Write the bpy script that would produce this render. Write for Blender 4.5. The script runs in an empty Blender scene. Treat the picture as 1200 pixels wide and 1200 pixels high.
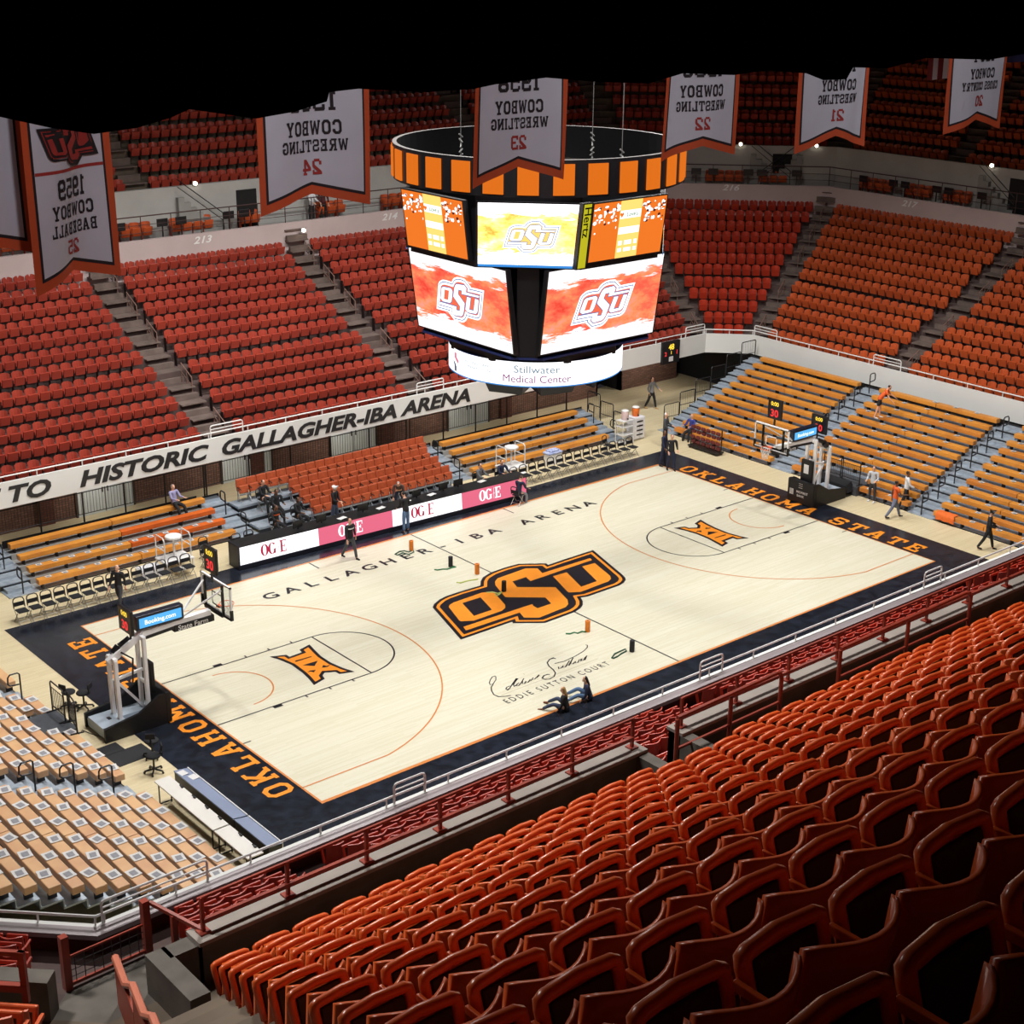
import bpy, bmesh, math, random
from mathutils import Matrix, Vector, Quaternion
random.seed(7)
R = math.radians
scene = bpy.context.scene
col = scene.collection
L, W = 14.325, 7.62          # half length / half width of the playing court, metres

# ------------------------------------------------------------------ camera
CAM = (-34.5913509, -39.7367964, 22.6713657)
YAW, PITCH, ROLL, FPX = .701613537, .354461115, .00950785888, 1802.91653
cy_, sy_, cp_, sp_ = math.cos(YAW), math.sin(YAW), math.cos(PITCH), math.sin(PITCH)
fw = Vector((sy_*cp_, cy_*cp_, -sp_)); rt = Vector((cy_, -sy_, 0)); up = rt.cross(fw)
cr_, sr_ = math.cos(ROLL), math.sin(ROLL)
rt2 = rt*cr_ + up*sr_; up2 = up*cr_ - rt*sr_
cam = bpy.data.cameras.new('camera'); camo = bpy.data.objects.new('camera', cam); col.objects.link(camo)
M = Matrix((rt2, up2, -fw)).transposed().to_4x4(); M.translation = CAM
camo.matrix_world = M
cam.sensor_width = 36; cam.sensor_fit = 'HORIZONTAL'; cam.lens = 36*FPX/1200
cam.clip_start = .05; cam.clip_end = 400
scene.camera = camo

def topx(p):
    d = Vector(p)-Vector(CAM); z = d.dot(fw)
    return (600+FPX*d.dot(rt2)/z, 600-FPX*d.dot(up2)/z, z)

# measured on the photograph once, turned into a world point on a known plane
def at(px, py, **k):
    d = rt2*((px-600)/FPX) + up2*((600-py)/FPX) + fw
    (a, v), = k.items(); i = 'xyz'.index(a)
    return Vector(CAM)+d*((v-CAM[i])/d[i])

# ------------------------------------------------------------------ materials
def s2l(c):
    return tuple(((v/255)/12.92 if v/255 <= .04045 else ((v/255+.055)/1.055)**2.4) for v in c)
MATS = {}
def mat(name, rgb, rough=.5, noise=0., scale=8., metal=0., bump=0., emit=0., rgb2=None, coat=0., stretch=None, spec=.5):
    if name in MATS: return MATS[name]
    m = bpy.data.materials.new(name); m.use_nodes = True; MATS[name] = m
    nt = m.node_tree; b = nt.nodes['Principled BSDF']
    c = s2l(rgb) + (1,)
    b.inputs['Roughness'].default_value = rough; b.inputs['Metallic'].default_value = metal
    b.inputs['Coat Weight'].default_value = coat; b.inputs['Specular IOR Level'].default_value = spec
    b.inputs['Base Color'].default_value = c
    tc = nt.nodes.new('ShaderNodeTexCoord'); mp = nt.nodes.new('ShaderNodeMapping')
    nt.links.new(tc.outputs['Object'], mp.inputs['Vector'])
    if stretch: mp.inputs['Scale'].default_value = stretch
    ns = nt.nodes.new('ShaderNodeTexNoise'); ns.inputs['Scale'].default_value = scale; ns.inputs['Detail'].default_value = 4
    nt.links.new(mp.outputs['Vector'], ns.inputs['Vector'])
    mx = nt.nodes.new('ShaderNodeMix'); mx.data_type = 'RGBA'
    c2 = (s2l(rgb2) + (1,)) if rgb2 else tuple(max(0, v*(1-noise)) for v in c[:3]) + (1,)
    mx.inputs[6].default_value = c; mx.inputs[7].default_value = c2
    rp = nt.nodes.new('ShaderNodeMapRange'); rp.inputs[1].default_value = .35; rp.inputs[2].default_value = .68
    nt.links.new(ns.outputs['Fac'], rp.inputs[0]); nt.links.new(rp.outputs[0], mx.inputs[0])
    nt.links.new(mx.outputs[2], b.inputs['Base Color'])
    if bump:
        bp = nt.nodes.new('ShaderNodeBump'); bp.inputs['Strength'].default_value = bump; bp.inputs['Distance'].default_value = .01
        nt.links.new(ns.outputs['Fac'], bp.inputs['Height']); nt.links.new(bp.outputs['Normal'], b.inputs['Normal'])
    if emit:
        nt.links.new(mx.outputs[2], b.inputs['Emission Color']); b.inputs['Emission Strength'].default_value = emit
        b.inputs['Base Color'].default_value = (0, 0, 0, 1)
        for l in list(b.inputs['Base Color'].links): nt.links.remove(l)
        b.inputs['Specular IOR Level'].default_value = .1
    return m

def wood_mat(name, base, dark, rough):
    m = bpy.data.materials.new(name); m.use_nodes = True; MATS[name] = m
    nt = m.node_tree; b = nt.nodes['Principled BSDF']; N = nt.nodes.new; K = nt.links.new
    tc = N('ShaderNodeTexCoord')
    br = N('ShaderNodeTexBrick'); br.inputs['Scale'].default_value = 1; br.inputs['Brick Width'].default_value = 1.9
    br.inputs['Row Height'].default_value = .06; br.inputs['Mortar Size'].default_value = .0015; br.inputs['Bias'].default_value = 0
    br.inputs['Color1'].default_value = s2l(base)+(1,); br.inputs['Color2'].default_value = s2l(dark)+(1,)
    br.inputs['Mortar'].default_value = tuple(v*.75 for v in s2l(dark))+(1,)
    br.offset = .37; K(tc.outputs['Object'], br.inputs['Vector'])
    ns = N('ShaderNodeTexNoise'); ns.inputs['Scale'].default_value = .22; ns.inputs['Detail'].default_value = 5
    mp = N('ShaderNodeMapping'); mp.inputs['Scale'].default_value = (1, 4, 1); K(tc.outputs['Object'], mp.inputs['Vector']); K(mp.outputs[0], ns.inputs['Vector'])
    mx = N('ShaderNodeMix'); mx.data_type = 'RGBA'; mx.blend_type = 'MULTIPLY'
    rr = N('ShaderNodeMapRange'); rr.inputs[1].default_value = .3; rr.inputs[2].default_value = .7; rr.inputs[3].default_value = 0; rr.inputs[4].default_value = .35
    K(ns.outputs['Fac'], rr.inputs[0]); K(rr.outputs[0], mx.inputs[0]); K(br.outputs['Color'], mx.inputs[6]); mx.inputs[7].default_value = (.86, .82, .74, 1)
    K(mx.outputs[2], b.inputs['Base Color'])
    rg = N('ShaderNodeMapRange'); rg.inputs[3].default_value = rough-.06; rg.inputs[4].default_value = rough+.1
    K(ns.outputs['Fac'], rg.inputs[0]); K(rg.outputs[0], b.inputs['Roughness'])
    b.inputs['Specular IOR Level'].default_value = .4
    return m

def brick_mat(name, c1, c2, mortar):
    m = bpy.data.materials.new(name); m.use_nodes = True; MATS[name] = m
    nt = m.node_tree; b = nt.nodes['Principled BSDF']; N = nt.nodes.new; K = nt.links.new
    tc = N('ShaderNodeTexCoord'); mp = N('ShaderNodeMapping'); mp.inputs['Rotation'].default_value = (R(90), 0, 0); K(tc.outputs['Object'], mp.inputs['Vector'])
    sp = N('ShaderNodeSeparateXYZ'); K(tc.outputs['Object'], sp.inputs[0])
    ad = N('ShaderNodeMath'); K(sp.outputs[0], ad.inputs[0]); K(sp.outputs[1], ad.inputs[1])
    cb = N('ShaderNodeCombineXYZ'); K(ad.outputs[0], cb.inputs[0]); K(sp.outputs[2], cb.inputs[1])
    br = N('ShaderNodeTexBrick'); br.inputs['Scale'].default_value = 1; br.inputs['Brick Width'].default_value = .3; br.inputs['Row Height'].default_value = .1
    br.inputs['Mortar Size'].default_value = .012
    br.inputs['Color1'].default_value = s2l(c1)+(1,); br.inputs['Color2'].default_value = s2l(c2)+(1,); br.inputs['Mortar'].default_value = s2l(mortar)+(1,)
    K(cb.outputs[0], br.inputs['Vector']); K(br.outputs['Color'], b.inputs['Base Color']); b.inputs['Roughness'].default_value = .85
    return m

def screen_mat(name, style, strength):
    """LED picture: white field with a splash of orange and red paint, from the screen's own UVs."""
    m = bpy.data.materials.new(name); m.use_nodes = True; MATS[name] = m
    nt = m.node_tree; N = nt.nodes.new; K = nt.links.new
    nt.nodes.remove(nt.nodes['Principled BSDF']); em = N('ShaderNodeEmission'); K(em.outputs[0], nt.nodes['Material Output'].inputs[0])
    uv = N('ShaderNodeUVMap'); sp = N('ShaderNodeSeparateXYZ'); K(uv.outputs[0], sp.inputs[0])
    def math_(op, a, b_=None):
        n = N('ShaderNodeMath'); n.operation = op
        for i, v in enumerate((a, b_)):
            if v is None: continue
            if isinstance(v, (int, float)): n.inputs[i].default_value = v
            else: K(v, n.inputs[i])
        return n.outputs[0]
    def noise(sx, sy, sc, det=6, seed=0.):
        mp = N('ShaderNodeMapping'); mp.inputs['Scale'].default_value = (sx, sy, 1); mp.inputs['Location'].default_value = (seed, seed*.7, seed)
        K(uv.outputs[0], mp.inputs['Vector']); n = N('ShaderNodeTexNoise'); n.inputs['Scale'].default_value = sc; n.inputs['Detail'].default_value = det
        n.inputs['Roughness'].default_value = .65; K(mp.outputs[0], n.inputs['Vector']); return n.outputs['Fac']
    n1 = noise(1.2, 3.5, 3.2, 7, 1.3); n2 = noise(2, 2, 2.2, 5, 5.1); n3 = noise(3, 3, 9, 3, 9.4)
    dv = math_('ABSOLUTE', math_('SUBTRACT', sp.outputs[1], .5))
    edge = math_('ADD', math_('MULTIPLY', math_('SUBTRACT', n1, .5), .55), math_('SUBTRACT', .33, dv))
    rp = N('ShaderNodeMapRange'); rp.inputs[1].default_value = -.01; rp.inputs[2].default_value = .03; K(edge, rp.inputs[0])
    cr = N('ShaderNodeValToRGB'); e = cr.color_ramp.elements
    if style == 'red':
        cols = [(.3, (224, 60, 48)), (.45, (236, 104, 78)), (.56, (246, 140, 92)), (.7, (240, 150, 140))]
    else:
        cols = [(.3, (240, 120, 40)), (.45, (250, 180, 90)), (.56, (255, 214, 130)), (.7, (255, 236, 190))]
    e[0].position = cols[0][0]; e[0].color = s2l(cols[0][1])+(1,); e[1].position = cols[3][0]; e[1].color = s2l(cols[3][1])+(1,)
    for p_, c_ in cols[1:3]:
        x = e.new(p_); x.color = s2l(c_)+(1,)
    K(n2, cr.inputs[0])
    mx = N('ShaderNodeMix'); mx.data_type = 'RGBA'; mx.inputs[6].default_value = (1.0, .98, 1.0, 1); K(rp.outputs[0], mx.inputs[0]); K(cr.outputs[0], mx.inputs[7])
    sp3 = N('ShaderNodeMapRange'); sp3.inputs[1].default_value = .70; sp3.inputs[2].default_value = .73; K(n3, sp3.inputs[0])
    m2 = N('ShaderNodeMix'); m2.data_type = 'RGBA'; K(sp3.outputs[0], m2.inputs[0]); K(mx.outputs[2], m2.inputs[6])
    m2.inputs[7].default_value = (.25, .12, .2, 1) if style == 'red' else (.95, .45, .15, 1)
    K(m2.outputs[2], em.inputs[0]); em.inputs[1].default_value = strength
    return m

# ------------------------------------------------------------------ mesh builder
class MB:
    def __init__(s): s.v = []; s.f = []; s.m = []; s.uv = {}
    def add(s, vs, fs, mi=0, M=None):
        o = len(s.v)
        s.v += [tuple(M @ Vector(v)) if M else tuple(v) for v in vs]
        s.f += [tuple(i+o for i in f) for f in fs]; s.m += [mi]*len(fs)
        return s
    def box(s, x0, x1, y0, y1, z0, z1, mi=0, M=None):
        vs = [(x, y, z) for z in (z0, z1) for y in (y0, y1) for x in (x0, x1)]
        return s.add(vs, [(0, 2, 3, 1), (4, 5, 7, 6), (0, 1, 5, 4), (2, 6, 7, 3), (0, 4, 6, 2), (1, 3, 7, 5)], mi, M)
    def rbox(s, x0, x1, y0, y1, z0, z1, r, mi=0, M=None):
        """box with chamfered edges"""
        bm = bmesh.new(); bmesh.ops.create_cube(bm, size=1)
        for v in bm.verts: v.co = Vector(((x0+x1)/2+v.co.x*(x1-x0), (y0+y1)/2+v.co.y*(y1-y0), (z0+z1)/2+v.co.z*(z1-z0)))
        bmesh.ops.bevel(bm, geom=bm.edges[:], offset=r, segments=2, affect='EDGES', profile=.5)
        bm.verts.index_update()
        s.add([v.co[:] for v in bm.verts], [[v.index for v in f.verts] for f in bm.faces], mi, M); bm.free(); return s
    def bar(s, a, b, w, h, mi=0, upv=(0, 0, 1)):
        a, b = Vector(a), Vector(b); d = (b-a).normalized(); u = Vector(upv)
        if abs(d.dot(u)) > .98: u = Vector((0, 1, 0))
        x = d.cross(u).normalized()*w/2; y = x.normalized().cross(d)*h/2
        vs = [p+sx*x+sy*y for p in (a, b) for sx, sy in ((-1, -1), (1, -1), (1, 1), (-1, 1))]
        return s.add(vs, [(3, 2, 1, 0), (4, 5, 6, 7), (0, 1, 5, 4), (1, 2, 6, 5), (2, 3, 7, 6), (3, 0, 4, 7)], mi)
    def tube(s, pts, r, n=6, mi=0, closed=False, M=None):
        pts = [Vector(p) for p in pts]; o = []; k = len(pts)
        rs = r if isinstance(r, (list, tuple)) else [r]*k
        ref = None
        for i, p in enumerate(pts):
            if closed: d = (pts[(i+1) % k]-pts[i-1])
            else: d = pts[min(i+1, k-1)]-pts[max(i-1, 0)]
            d = d.normalized() if d.length > 1e-9 else Vector((0, 0, 1))
            if ref is None: ref = Vector((0, 0, 1)) if abs(d.z) < .9 else Vector((1, 0, 0))
            x = d.cross(ref)
            if x.length < 1e-4: x = d.orthogonal()
            x.normalize(); y = x.cross(d)
            ref = y if abs(d.dot(y)) < .9 else ref
            for j in range(n):
                t = 2*math.pi*j/n; o.append(p+(x*math.cos(t)+y*math.sin(t))*rs[i])
        fs = []
        for i in range(k if closed else k-1):
            a, b = i*n, ((i+1) % k)*n
            for j in range(n): fs.append((a+j, a+(j+1) % n, b+(j+1) % n, b+j))
        if not closed: fs += [tuple(range(n))[::-1], tuple(range((k-1)*n, k*n))]
        return s.add(o, fs, mi, M)
    def lathe(s, prof, n=16, mi=0, M=None):
        vs = [(r*math.cos(2*math.pi*j/n), r*math.sin(2*math.pi*j/n), z) for r, z in prof for j in range(n)]
        fs = []
        for i in range(len(prof)-1):
            for j in range(n): fs.append((i*n+j, i*n+(j+1) % n, (i+1)*n+(j+1) % n, (i+1)*n+j))
        fs += [tuple(range(n))[::-1], tuple(range((len(prof)-1)*n, len(prof)*n))]
        return s.add(vs, fs, mi, M)
    def prism(s, poly, z0, z1, mi=0, M=None):
        n = len(poly)
        if sum(poly[i-1][0]*poly[i][1]-poly[i][0]*poly[i-1][1] for i in range(n)) < 0: poly = poly[::-1]
        vs = [(x, y, z0) for x, y in poly]+[(x, y, z1) for x, y in poly]
        return s.add(vs, [tuple(range(n))[::-1], tuple(range(n, 2*n))]+[(i, (i+1) % n, n+(i+1) % n, n+i) for i in range(n)], mi, M)
    def flat(s, poly, z=0., mi=0, M=None):
        n = len(poly)
        if sum(poly[i-1][0]*poly[i][1]-poly[i][0]*poly[i-1][1] for i in range(n)) < 0: poly = poly[::-1]
        return s.add([(p[0], p[1], z) for p in poly], [tuple(range(n))], mi, M)
    def quad(s, a, b, c, d, mi=0): return s.add([a, b, c, d], [(0, 1, 2, 3)], mi)
    def line(s, pts, w, z, mi=0, closed=False):
        """painted stripe following a polyline on the floor"""
        k = len(pts); n = k if closed else k-1; P = [Vector(p).to_2d() for p in pts]
        off = []
        for i in range(k):
            a = P[i-1] if (i or closed) else P[i]; b = P[(i+1) % k] if (i < k-1 or closed) else P[i]
            d = (b-a).normalized(); nn = Vector((-d.y, d.x)); m = 1.
            if 0 < i < k-1 or closed:
                d1 = (P[i]-P[i-1]).normalized(); m = 1/max(.4, Vector((-d1.y, d1.x)).dot(nn))
            off.append(nn*w/2*m)
        vs = [(*(P[i]+off[i]), z) for i in range(k)]+[(*(P[i]-off[i]), z) for i in range(k)]
        return s.add(vs, [(k+i, k+(i+1) % k, (i+1) % k, i) for i in range(n)], mi)
    def mesh(s, name, mats, smooth=False):
        me = bpy.data.meshes.new(name); me.from_pydata(s.v, [], s.f)
        for m in (mats if isinstance(mats, (list, tuple)) else [mats]): me.materials.append(m)
        if max(s.m, default=0): me.polygons.foreach_set('material_index', s.m)
        if smooth: me.polygons.foreach_set('use_smooth', [True]*len(s.f))
        me.update(); return me
    def build(s, name, mats, parent=None, smooth=False, loc=None, rz=0):
        return ob(name, s.mesh(name, mats, smooth), parent, loc, rz)

def ob(name, data, parent=None, loc=None, rz=0):
    o = bpy.data.objects.new(name, data); col.objects.link(o)
    if parent: o.parent = parent
    if loc is not None: o.location = loc
    if rz: o.rotation_euler.z = rz
    return o
def tag(o, label, cat, group=None, kind=None):
    o['label'] = label; o['category'] = cat
    if group: o['group'] = group
    if kind: o['kind'] = kind
    return o
def thing(name, label, cat, loc=(0, 0, 0), rz=0, group=None):
    return tag(ob(name, None, None, loc, rz), label, cat, group)
def struct(o): o['kind'] = 'structure'; return o
KIDS = {}
def kids(o):
    return o.children
def dup(root, loc, rz=0, label=None, group=None):
    r = root.copy(); col.objects.link(r); r.location = loc; r.rotation_euler = (0, 0, rz)
    if label: r['label'] = label
    if group: r['group'] = group
    for ch in PROTO[root.name]:
        c = ch[0].copy(); col.objects.link(c); c.parent = r
        for g in ch[1]:
            d = g.copy(); col.objects.link(d); d.parent = c
    return r
PROTO = {}
def proto(root):
    PROTO[root.name] = [(c, list(c.children)) for c in root.children]
ORD = ['zeroth', 'first', 'second', 'third', 'fourth', 'fifth', 'sixth', 'seventh', 'eighth', 'ninth', 'tenth', 'eleventh', 'twelfth', 'thirteenth', 'fourteenth',
       'fifteenth', 'sixteenth', 'seventeenth', 'eighteenth', 'nineteenth', 'twentieth']
def ordw(n):
    if n <= 20: return ORD[n]
    t = {2: 'twenty', 3: 'thirty', 4: 'forty', 5: 'fifty'}[n//10]
    return (t[:-1]+'ieth') if n % 10 == 0 else t+'-'+ORD[n % 10]

# text outlines from the built-in font, as (verts, faces) around the origin
TC = {}
def text(body, size=1., bold=0., shear=0., ext=0., align='CENTER'):
    k = (body, bold, shear, ext, align)
    if k not in TC:
        cu = bpy.data.curves.new('lettering', 'FONT'); cu.body = body; cu.size = 1; cu.offset = bold; cu.shear = shear; cu.extrude = ext
        cu.align_x = align; cu.resolution_u = 3
        o = bpy.data.objects.new('lettering', cu); col.objects.link(o); bpy.context.view_layer.update()
        me = bpy.data.meshes.new_from_object(o.evaluated_get(bpy.context.evaluated_depsgraph_get()))
        bm = bmesh.new(); bm.from_mesh(me); bmesh.ops.triangulate(bm, faces=bm.faces[:]); bm.to_mesh(me); bm.free()
        TC[k] = ([v.co[:] for v in me.vertices], [tuple(p.vertices) for p in me.polygons])
        bpy.data.objects.remove(o); bpy.data.curves.remove(cu); bpy.data.meshes.remove(me)
    v, f = TC[k]; return [(x*size, y*size, z*size) for x, y, z in v], f
def frame(origin, xdir, ydir):
    x = Vector(xdir).normalized(); y = Vector(ydir).normalized(); z = x.cross(y)
    M = Matrix((x, y, z)).transposed().to_4x4(); M.translation = origin; return M

# collegiate slab letters, unit height, drawn as polygons
def slab(ch, t=.2):
    P = []
    def r(x0, x1, y0, y1): P.append([(x0, y0), (x1, y0), (x1, y1), (x0, y1)])
    def seg(a, b, w=t):
        a, b = Vector(a), Vector(b); d = (b-a).normalized(); n = Vector((-d.y, d.x))*w/2
        P.append([tuple(a+n), tuple(a-n), tuple(b-n), tuple(b+n)])
    def stem(x, bot=True, top=True, e=.08):
        r(x, x+t, 0, 1)
        if bot: r(x-e, x+t+e, 0, .15)
        if top: r(x-e, x+t+e, .85, 1)
    w = .8
    def ring(x0, x1, y0, y1, c=.2, open_=()):
        o = [(x0+c, y0), (x1-c, y0), (x1, y0+c), (x1, y1-c), (x1-c, y1), (x0+c, y1), (x0, y1-c), (x0, y0+c)]
        k = c*.5; X0, X1, Y0, Y1 = x0+t, x1-t, y0+t*.85, y1-t*.85
        i = [(X0+k, Y0), (X1-k, Y0), (X1, Y0+k), (X1, Y1-k), (X1-k, Y1), (X0+k, Y1), (X0, Y1-k), (X0, Y0+k)]
        for q in range(8):
            if q in open_: continue
            P.append([o[q], o[(q+1) % 8], i[(q+1) % 8], i[q]])
    if ch in 'O0': ring(0, w, 0, 1)
    elif ch == 'C': ring(0, w, 0, 1, open_=(2,)); r(w-t, w, .64, .8); r(w-t, w, .2, .36)
    elif ch == 'G': ring(0, w, 0, 1, open_=(2,)); r(w-t, w, .66, .8); r(w-t, w, .2, .48); r(.42, w, .36, .5)
    elif ch == 'Q': ring(0, w, 0, 1)
    elif ch == 'H': stem(.08); stem(.62); r(.2, .7, .42, .58); w = .9
    elif ch == 'K': stem(.08); seg((.25, .42), (.72, .95)); seg((.42, .62), (.76, .05)); r(.55, .92, .85, 1); r(.58, .95, 0, .15); w = .95
    elif ch == 'L': stem(.08); r(.08, .78, 0, .17); r(.62, .78, 0, .36)
    elif ch == 'A': seg((.16, .05), (.42, .98)); seg((.74, .05), (.48, .98)); r(.25, .65, .26, .4); r(0, .36, 0, .15); r(.54, .9, 0, .15); r(.3, .6, .86, 1); w = .9
    elif ch == 'M': stem(.08, top=False); stem(.82, top=False); seg((.16, .95), (.55, .3)); seg((.94, .95), (.55, .3)); r(0, .28, .85, 1); r(.82, 1.1, .85, 1); w = 1.1
    elif ch == 'N': stem(.08); stem(.66, bot=False); seg((.16, .95), (.78, .08), t*1.05); w = .95
    elif ch == 'S':
        r(.15, .65, 0, .17); r(.15, .65, .83, 1); r(.15, .65, .42, .58); r(0, .2, .55, .86); r(.6, .8, .14, .45)
        r(0, .18, .14, .34); r(.62, .8, .66, .86)
        for a, b, c in (((0, .86), (.15, 1), (.2, .83)), ((.65, 1), (.8, .86), (.62, .83)), ((.65, 0), (.8, .14), (.6, .17)), ((0, .14), (.15, 0), (.18, .17)),
                        ((0, .55), (.2, .55), (.15, .42)), ((.6, .45), (.8, .45), (.65, .58))): P.append([a, b, c])
    elif ch == 'T': r(.33, .53, 0, 1); r(0, .86, .83, 1); r(0, .15, .62, 1); r(.71, .86, .62, 1); r(.23, .63, 0, .15); w = .86
    elif ch == 'E': stem(.08); r(.08, .76, 0, .17); r(.08, .76, .83, 1); r(.6, .76, 0, .33); r(.6, .76, .67, 1); r(.2, .55, .42, .58); r(.46, .58, .33, .67)
    elif ch == 'Y': seg((.12, .97), (.43, .45)); seg((.74, .97), (.43, .45)); r(.33, .53, 0, .5); r(.2, .66, 0, .15); r(0, .32, .85, 1); r(.54, .86, .85, 1); w = .86
    elif ch == 'W': seg((.1, .97), (.32, .03), .18); seg((.55, .95), (.35, .03), .16); seg((.55, .95), (.78, .03), .16); seg((1.0, .97), (.8, .03), .18); r(0, .26, .85, 1); r(.84, 1.1, .85, 1); w = 1.1
    elif ch == 'B': r(.08, .28, 0, 1); r(0, .62, 0, .16); r(0, .62, .84, 1); r(.1, .62, .43, .58); r(.56, .76, .12, .46); r(.56, .76, .55, .88); P.append([(.62, 1), (.76, .88), (.56, .84)]); P.append([(.62, 0), (.56, .16), (.76, .12)])
    elif ch == 'R': r(.08, .28, 0, 1); r(0, .36, 0, .15); r(0, .62, .84, 1); r(.1, .62, .42, .57); r(.56, .76, .5, .9); seg((.45, .45), (.68, .05)); r(.55, .88, 0, .15); w = .88
    elif ch == 'I': stem(.08); w = .36
    elif ch == 'U': r(.08, .28, .15, 1); r(.6, .8, .15, 1); r(.2, .68, 0, .18); P.append([(.08, .18), (.2, 0), (.28, .18)]); P.append([(.68, 0), (.8, .18), (.6, .18)]); r(0, .36, .85, 1); r(.52, .88, .85, 1); w = .88
    elif ch == '1': r(.15, .35, 0, 1); r(.05, .45, 0, .15); r(.02, .2, .75, .9); w = .5
    elif ch == '2': r(0, .2, .62, .86); r(.15, .65, .83, 1); r(.6, .8, .5, .88); seg((.7, .55), (.1, .12)); r(0, .8, 0, .17); r(.64, .8, 0, .3)
    elif ch == '3': r(0, .7, .83, 1); r(.6, .8, .12, .9); r(.25, .7, .42, .58); r(0, .7, 0, .17); r(0, .18, 0, .32); r(0, .18, .7, 1)
    elif ch == '4': r(.5, .7, 0, 1); r(0, .85, .25, .42); seg((.55, .95), (.08, .35)); r(.4, .8, 0, .13); w = .85
    elif ch == '5': r(0, .2, .45, 1); r(0, .76, .83, 1); r(.1, .65, .48, .64); r(.6, .8, .12, .54); r(.1, .65, 0, .17); r(0, .18, .1, .3)
    elif ch == '6': ring(0, w, 0, .62, .15); r(0, .2, .3, .9); r(.12, .76, .83, 1); r(.6, .78, .7, .95)
    elif ch == '8': ring(0, w, 0, .56, .15); ring(.04, w-.04, .44, 1, .15)
    elif ch == '9': ring(0, w, .38, 1, .15); r(.6, .8, .1, .7); r(.05, .68, 0, .17); r(.02, .2, .05, .3)
    elif ch == '-': r(.05, .45, .4, .56); w = .5
    elif ch == ' ': w = .5
    elif ch == 'X': seg((.12, .03), (.76, .97)); seg((.76, .03), (.12, .97)); w = .88
    return P, w
def slab_text(mb, body, M, h=1., xs=1., gap=.14, t=.2, mi=0, total=None, align=.5, z=0.):
    ws = [slab(c, t)[1] for c in body]; tot = sum(ws)+gap*(len(body)-1)
    if total: xs = total/(tot*h)
    x = -tot*align
    for c, w in zip(body, ws):
        for q_, p in enumerate(slab(c, t)[0]):
            mb.flat([((x+a)*h*xs, b*h) for a, b in p], z+.0012*q_, mi, M)
        x += w+gap
    return mb
def inset(poly, d):
    """miter offset of a closed polygon towards its inside"""
    n = len(poly); A = sum(poly[i-1][0]*poly[i][1]-poly[i][0]*poly[i-1][1] for i in range(n)); s = 1 if A > 0 else -1
    out = []
    for i in range(n):
        p0, p1, p2 = Vector(poly[i-1]), Vector(poly[i]), Vector(poly[(i+1) % n])
        d1 = (p1-p0).normalized(); d2 = (p2-p1).normalized()
        n1 = Vector((-d1.y, d1.x))*s; n2 = Vector((-d2.y, d2.x))*s; b = (n1+n2)
        b = b.normalized() if b.length > 1e-6 else n1
        out.append(tuple(p1+b*d/max(.45, b.dot(n1))))
    return out
# ------------------------------------------------------------------ materials used all over
wood_mat('court_wood', (226, 222, 202), (217, 211, 186), .3)
wood_mat('floor_wood', (222, 208, 172), (212, 196, 158), .38)
def glossy_dark():
    m = mat('apron_paint', (23, 25, 32), .22, scale=2.6, rgb2=(38, 43, 54), bump=0)  # lighter mottling: scuffs, plus reflections in the gloss put into the colour
    return m
APR = glossy_dark()
ORP = mat('orange_paint', (246, 148, 42), .35, .06, 3)
BLK = mat('black_paint', (26, 24, 32), .35, .2, 3)
TANL = mat('pale_line_paint', (200, 190, 160), .4, .05)
CONC = mat('concrete', (118, 110, 104), .85, .3, 1.4, bump=.2)
CONCD = mat('concrete_parapet', (96, 91, 84), .85, scale=2.2, rgb2=(74, 70, 64), bump=.3)
CONCT = mat('concrete_tread', (92, 74, 70), .9, .3, 1.1)
STEP = mat('concrete_step', (116, 100, 92), .85, .35, 2)
GREYW = mat('grey_wall_paint', (176, 176, 172), .8, .12, .8)
FASC = mat('white_fascia', (222, 222, 218), .55, .05, .5)
MARO = mat('maroon_inside', (92, 40, 36), .6, .2, .7)
BRICK = brick_mat('brown_brick', (132, 98, 84), (108, 78, 66), (84, 66, 58))
BRICKD = brick_mat('red_brick', (110, 66, 52), (92, 54, 44), (66, 50, 44))
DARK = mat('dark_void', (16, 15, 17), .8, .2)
WHD = mat('white_door', (206, 214, 214), .5, .08, 2)
LETB = mat('fascia_lettering', (34, 34, 38), .4, .1)
SIGNW = mat('white_lettering', (232, 232, 230), .5, .03)
WHM = mat('white_metal', (226, 226, 224), .35, .04, 5)
GRM = mat('grey_metal', (150, 154, 158), .4, .15, 6, metal=.4)
ALU = mat('deck_aluminium', (176, 186, 196), .45, scale=5, rgb2=(150, 162, 174), metal=.3, stretch=(1, 1, 6))
BKM = mat('black_metal', (26, 26, 29), .45, .2, 6)
RDM = mat('maroon_metal', (146, 58, 40), .4, scale=3, rgb2=(120, 46, 34))
SEATO = mat('seat_orange', (210, 92, 38), .3, scale=4, rgb2=(194, 80, 32))
SEATR = mat('seat_red_lit', (172, 68, 52), .32, scale=.35, rgb2=(154, 58, 46))  # seat colour turned redder to carry the light on the far stand
SEATY = mat('seat_warm_lit', (200, 90, 46), .36, scale=.35, rgb2=(182, 78, 40))  # same seats in a warmer tint for the light on the right stand
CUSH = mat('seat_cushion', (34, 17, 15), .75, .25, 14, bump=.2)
SEATS = mat('seat_standard', (150, 54, 28), .45, .15, 5)
BENO = mat('bench_orange', (220, 148, 60), .42, scale=1.5, rgb2=(202, 130, 54), stretch=(1, .3, 1))
BENV = mat('bench_deep_orange', (212, 136, 56), .42, scale=1.5, rgb2=(196, 120, 50))
BENR = mat('bench_red_orange', (218, 104, 38), .42, scale=1.5, rgb2=(200, 92, 34))
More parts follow.
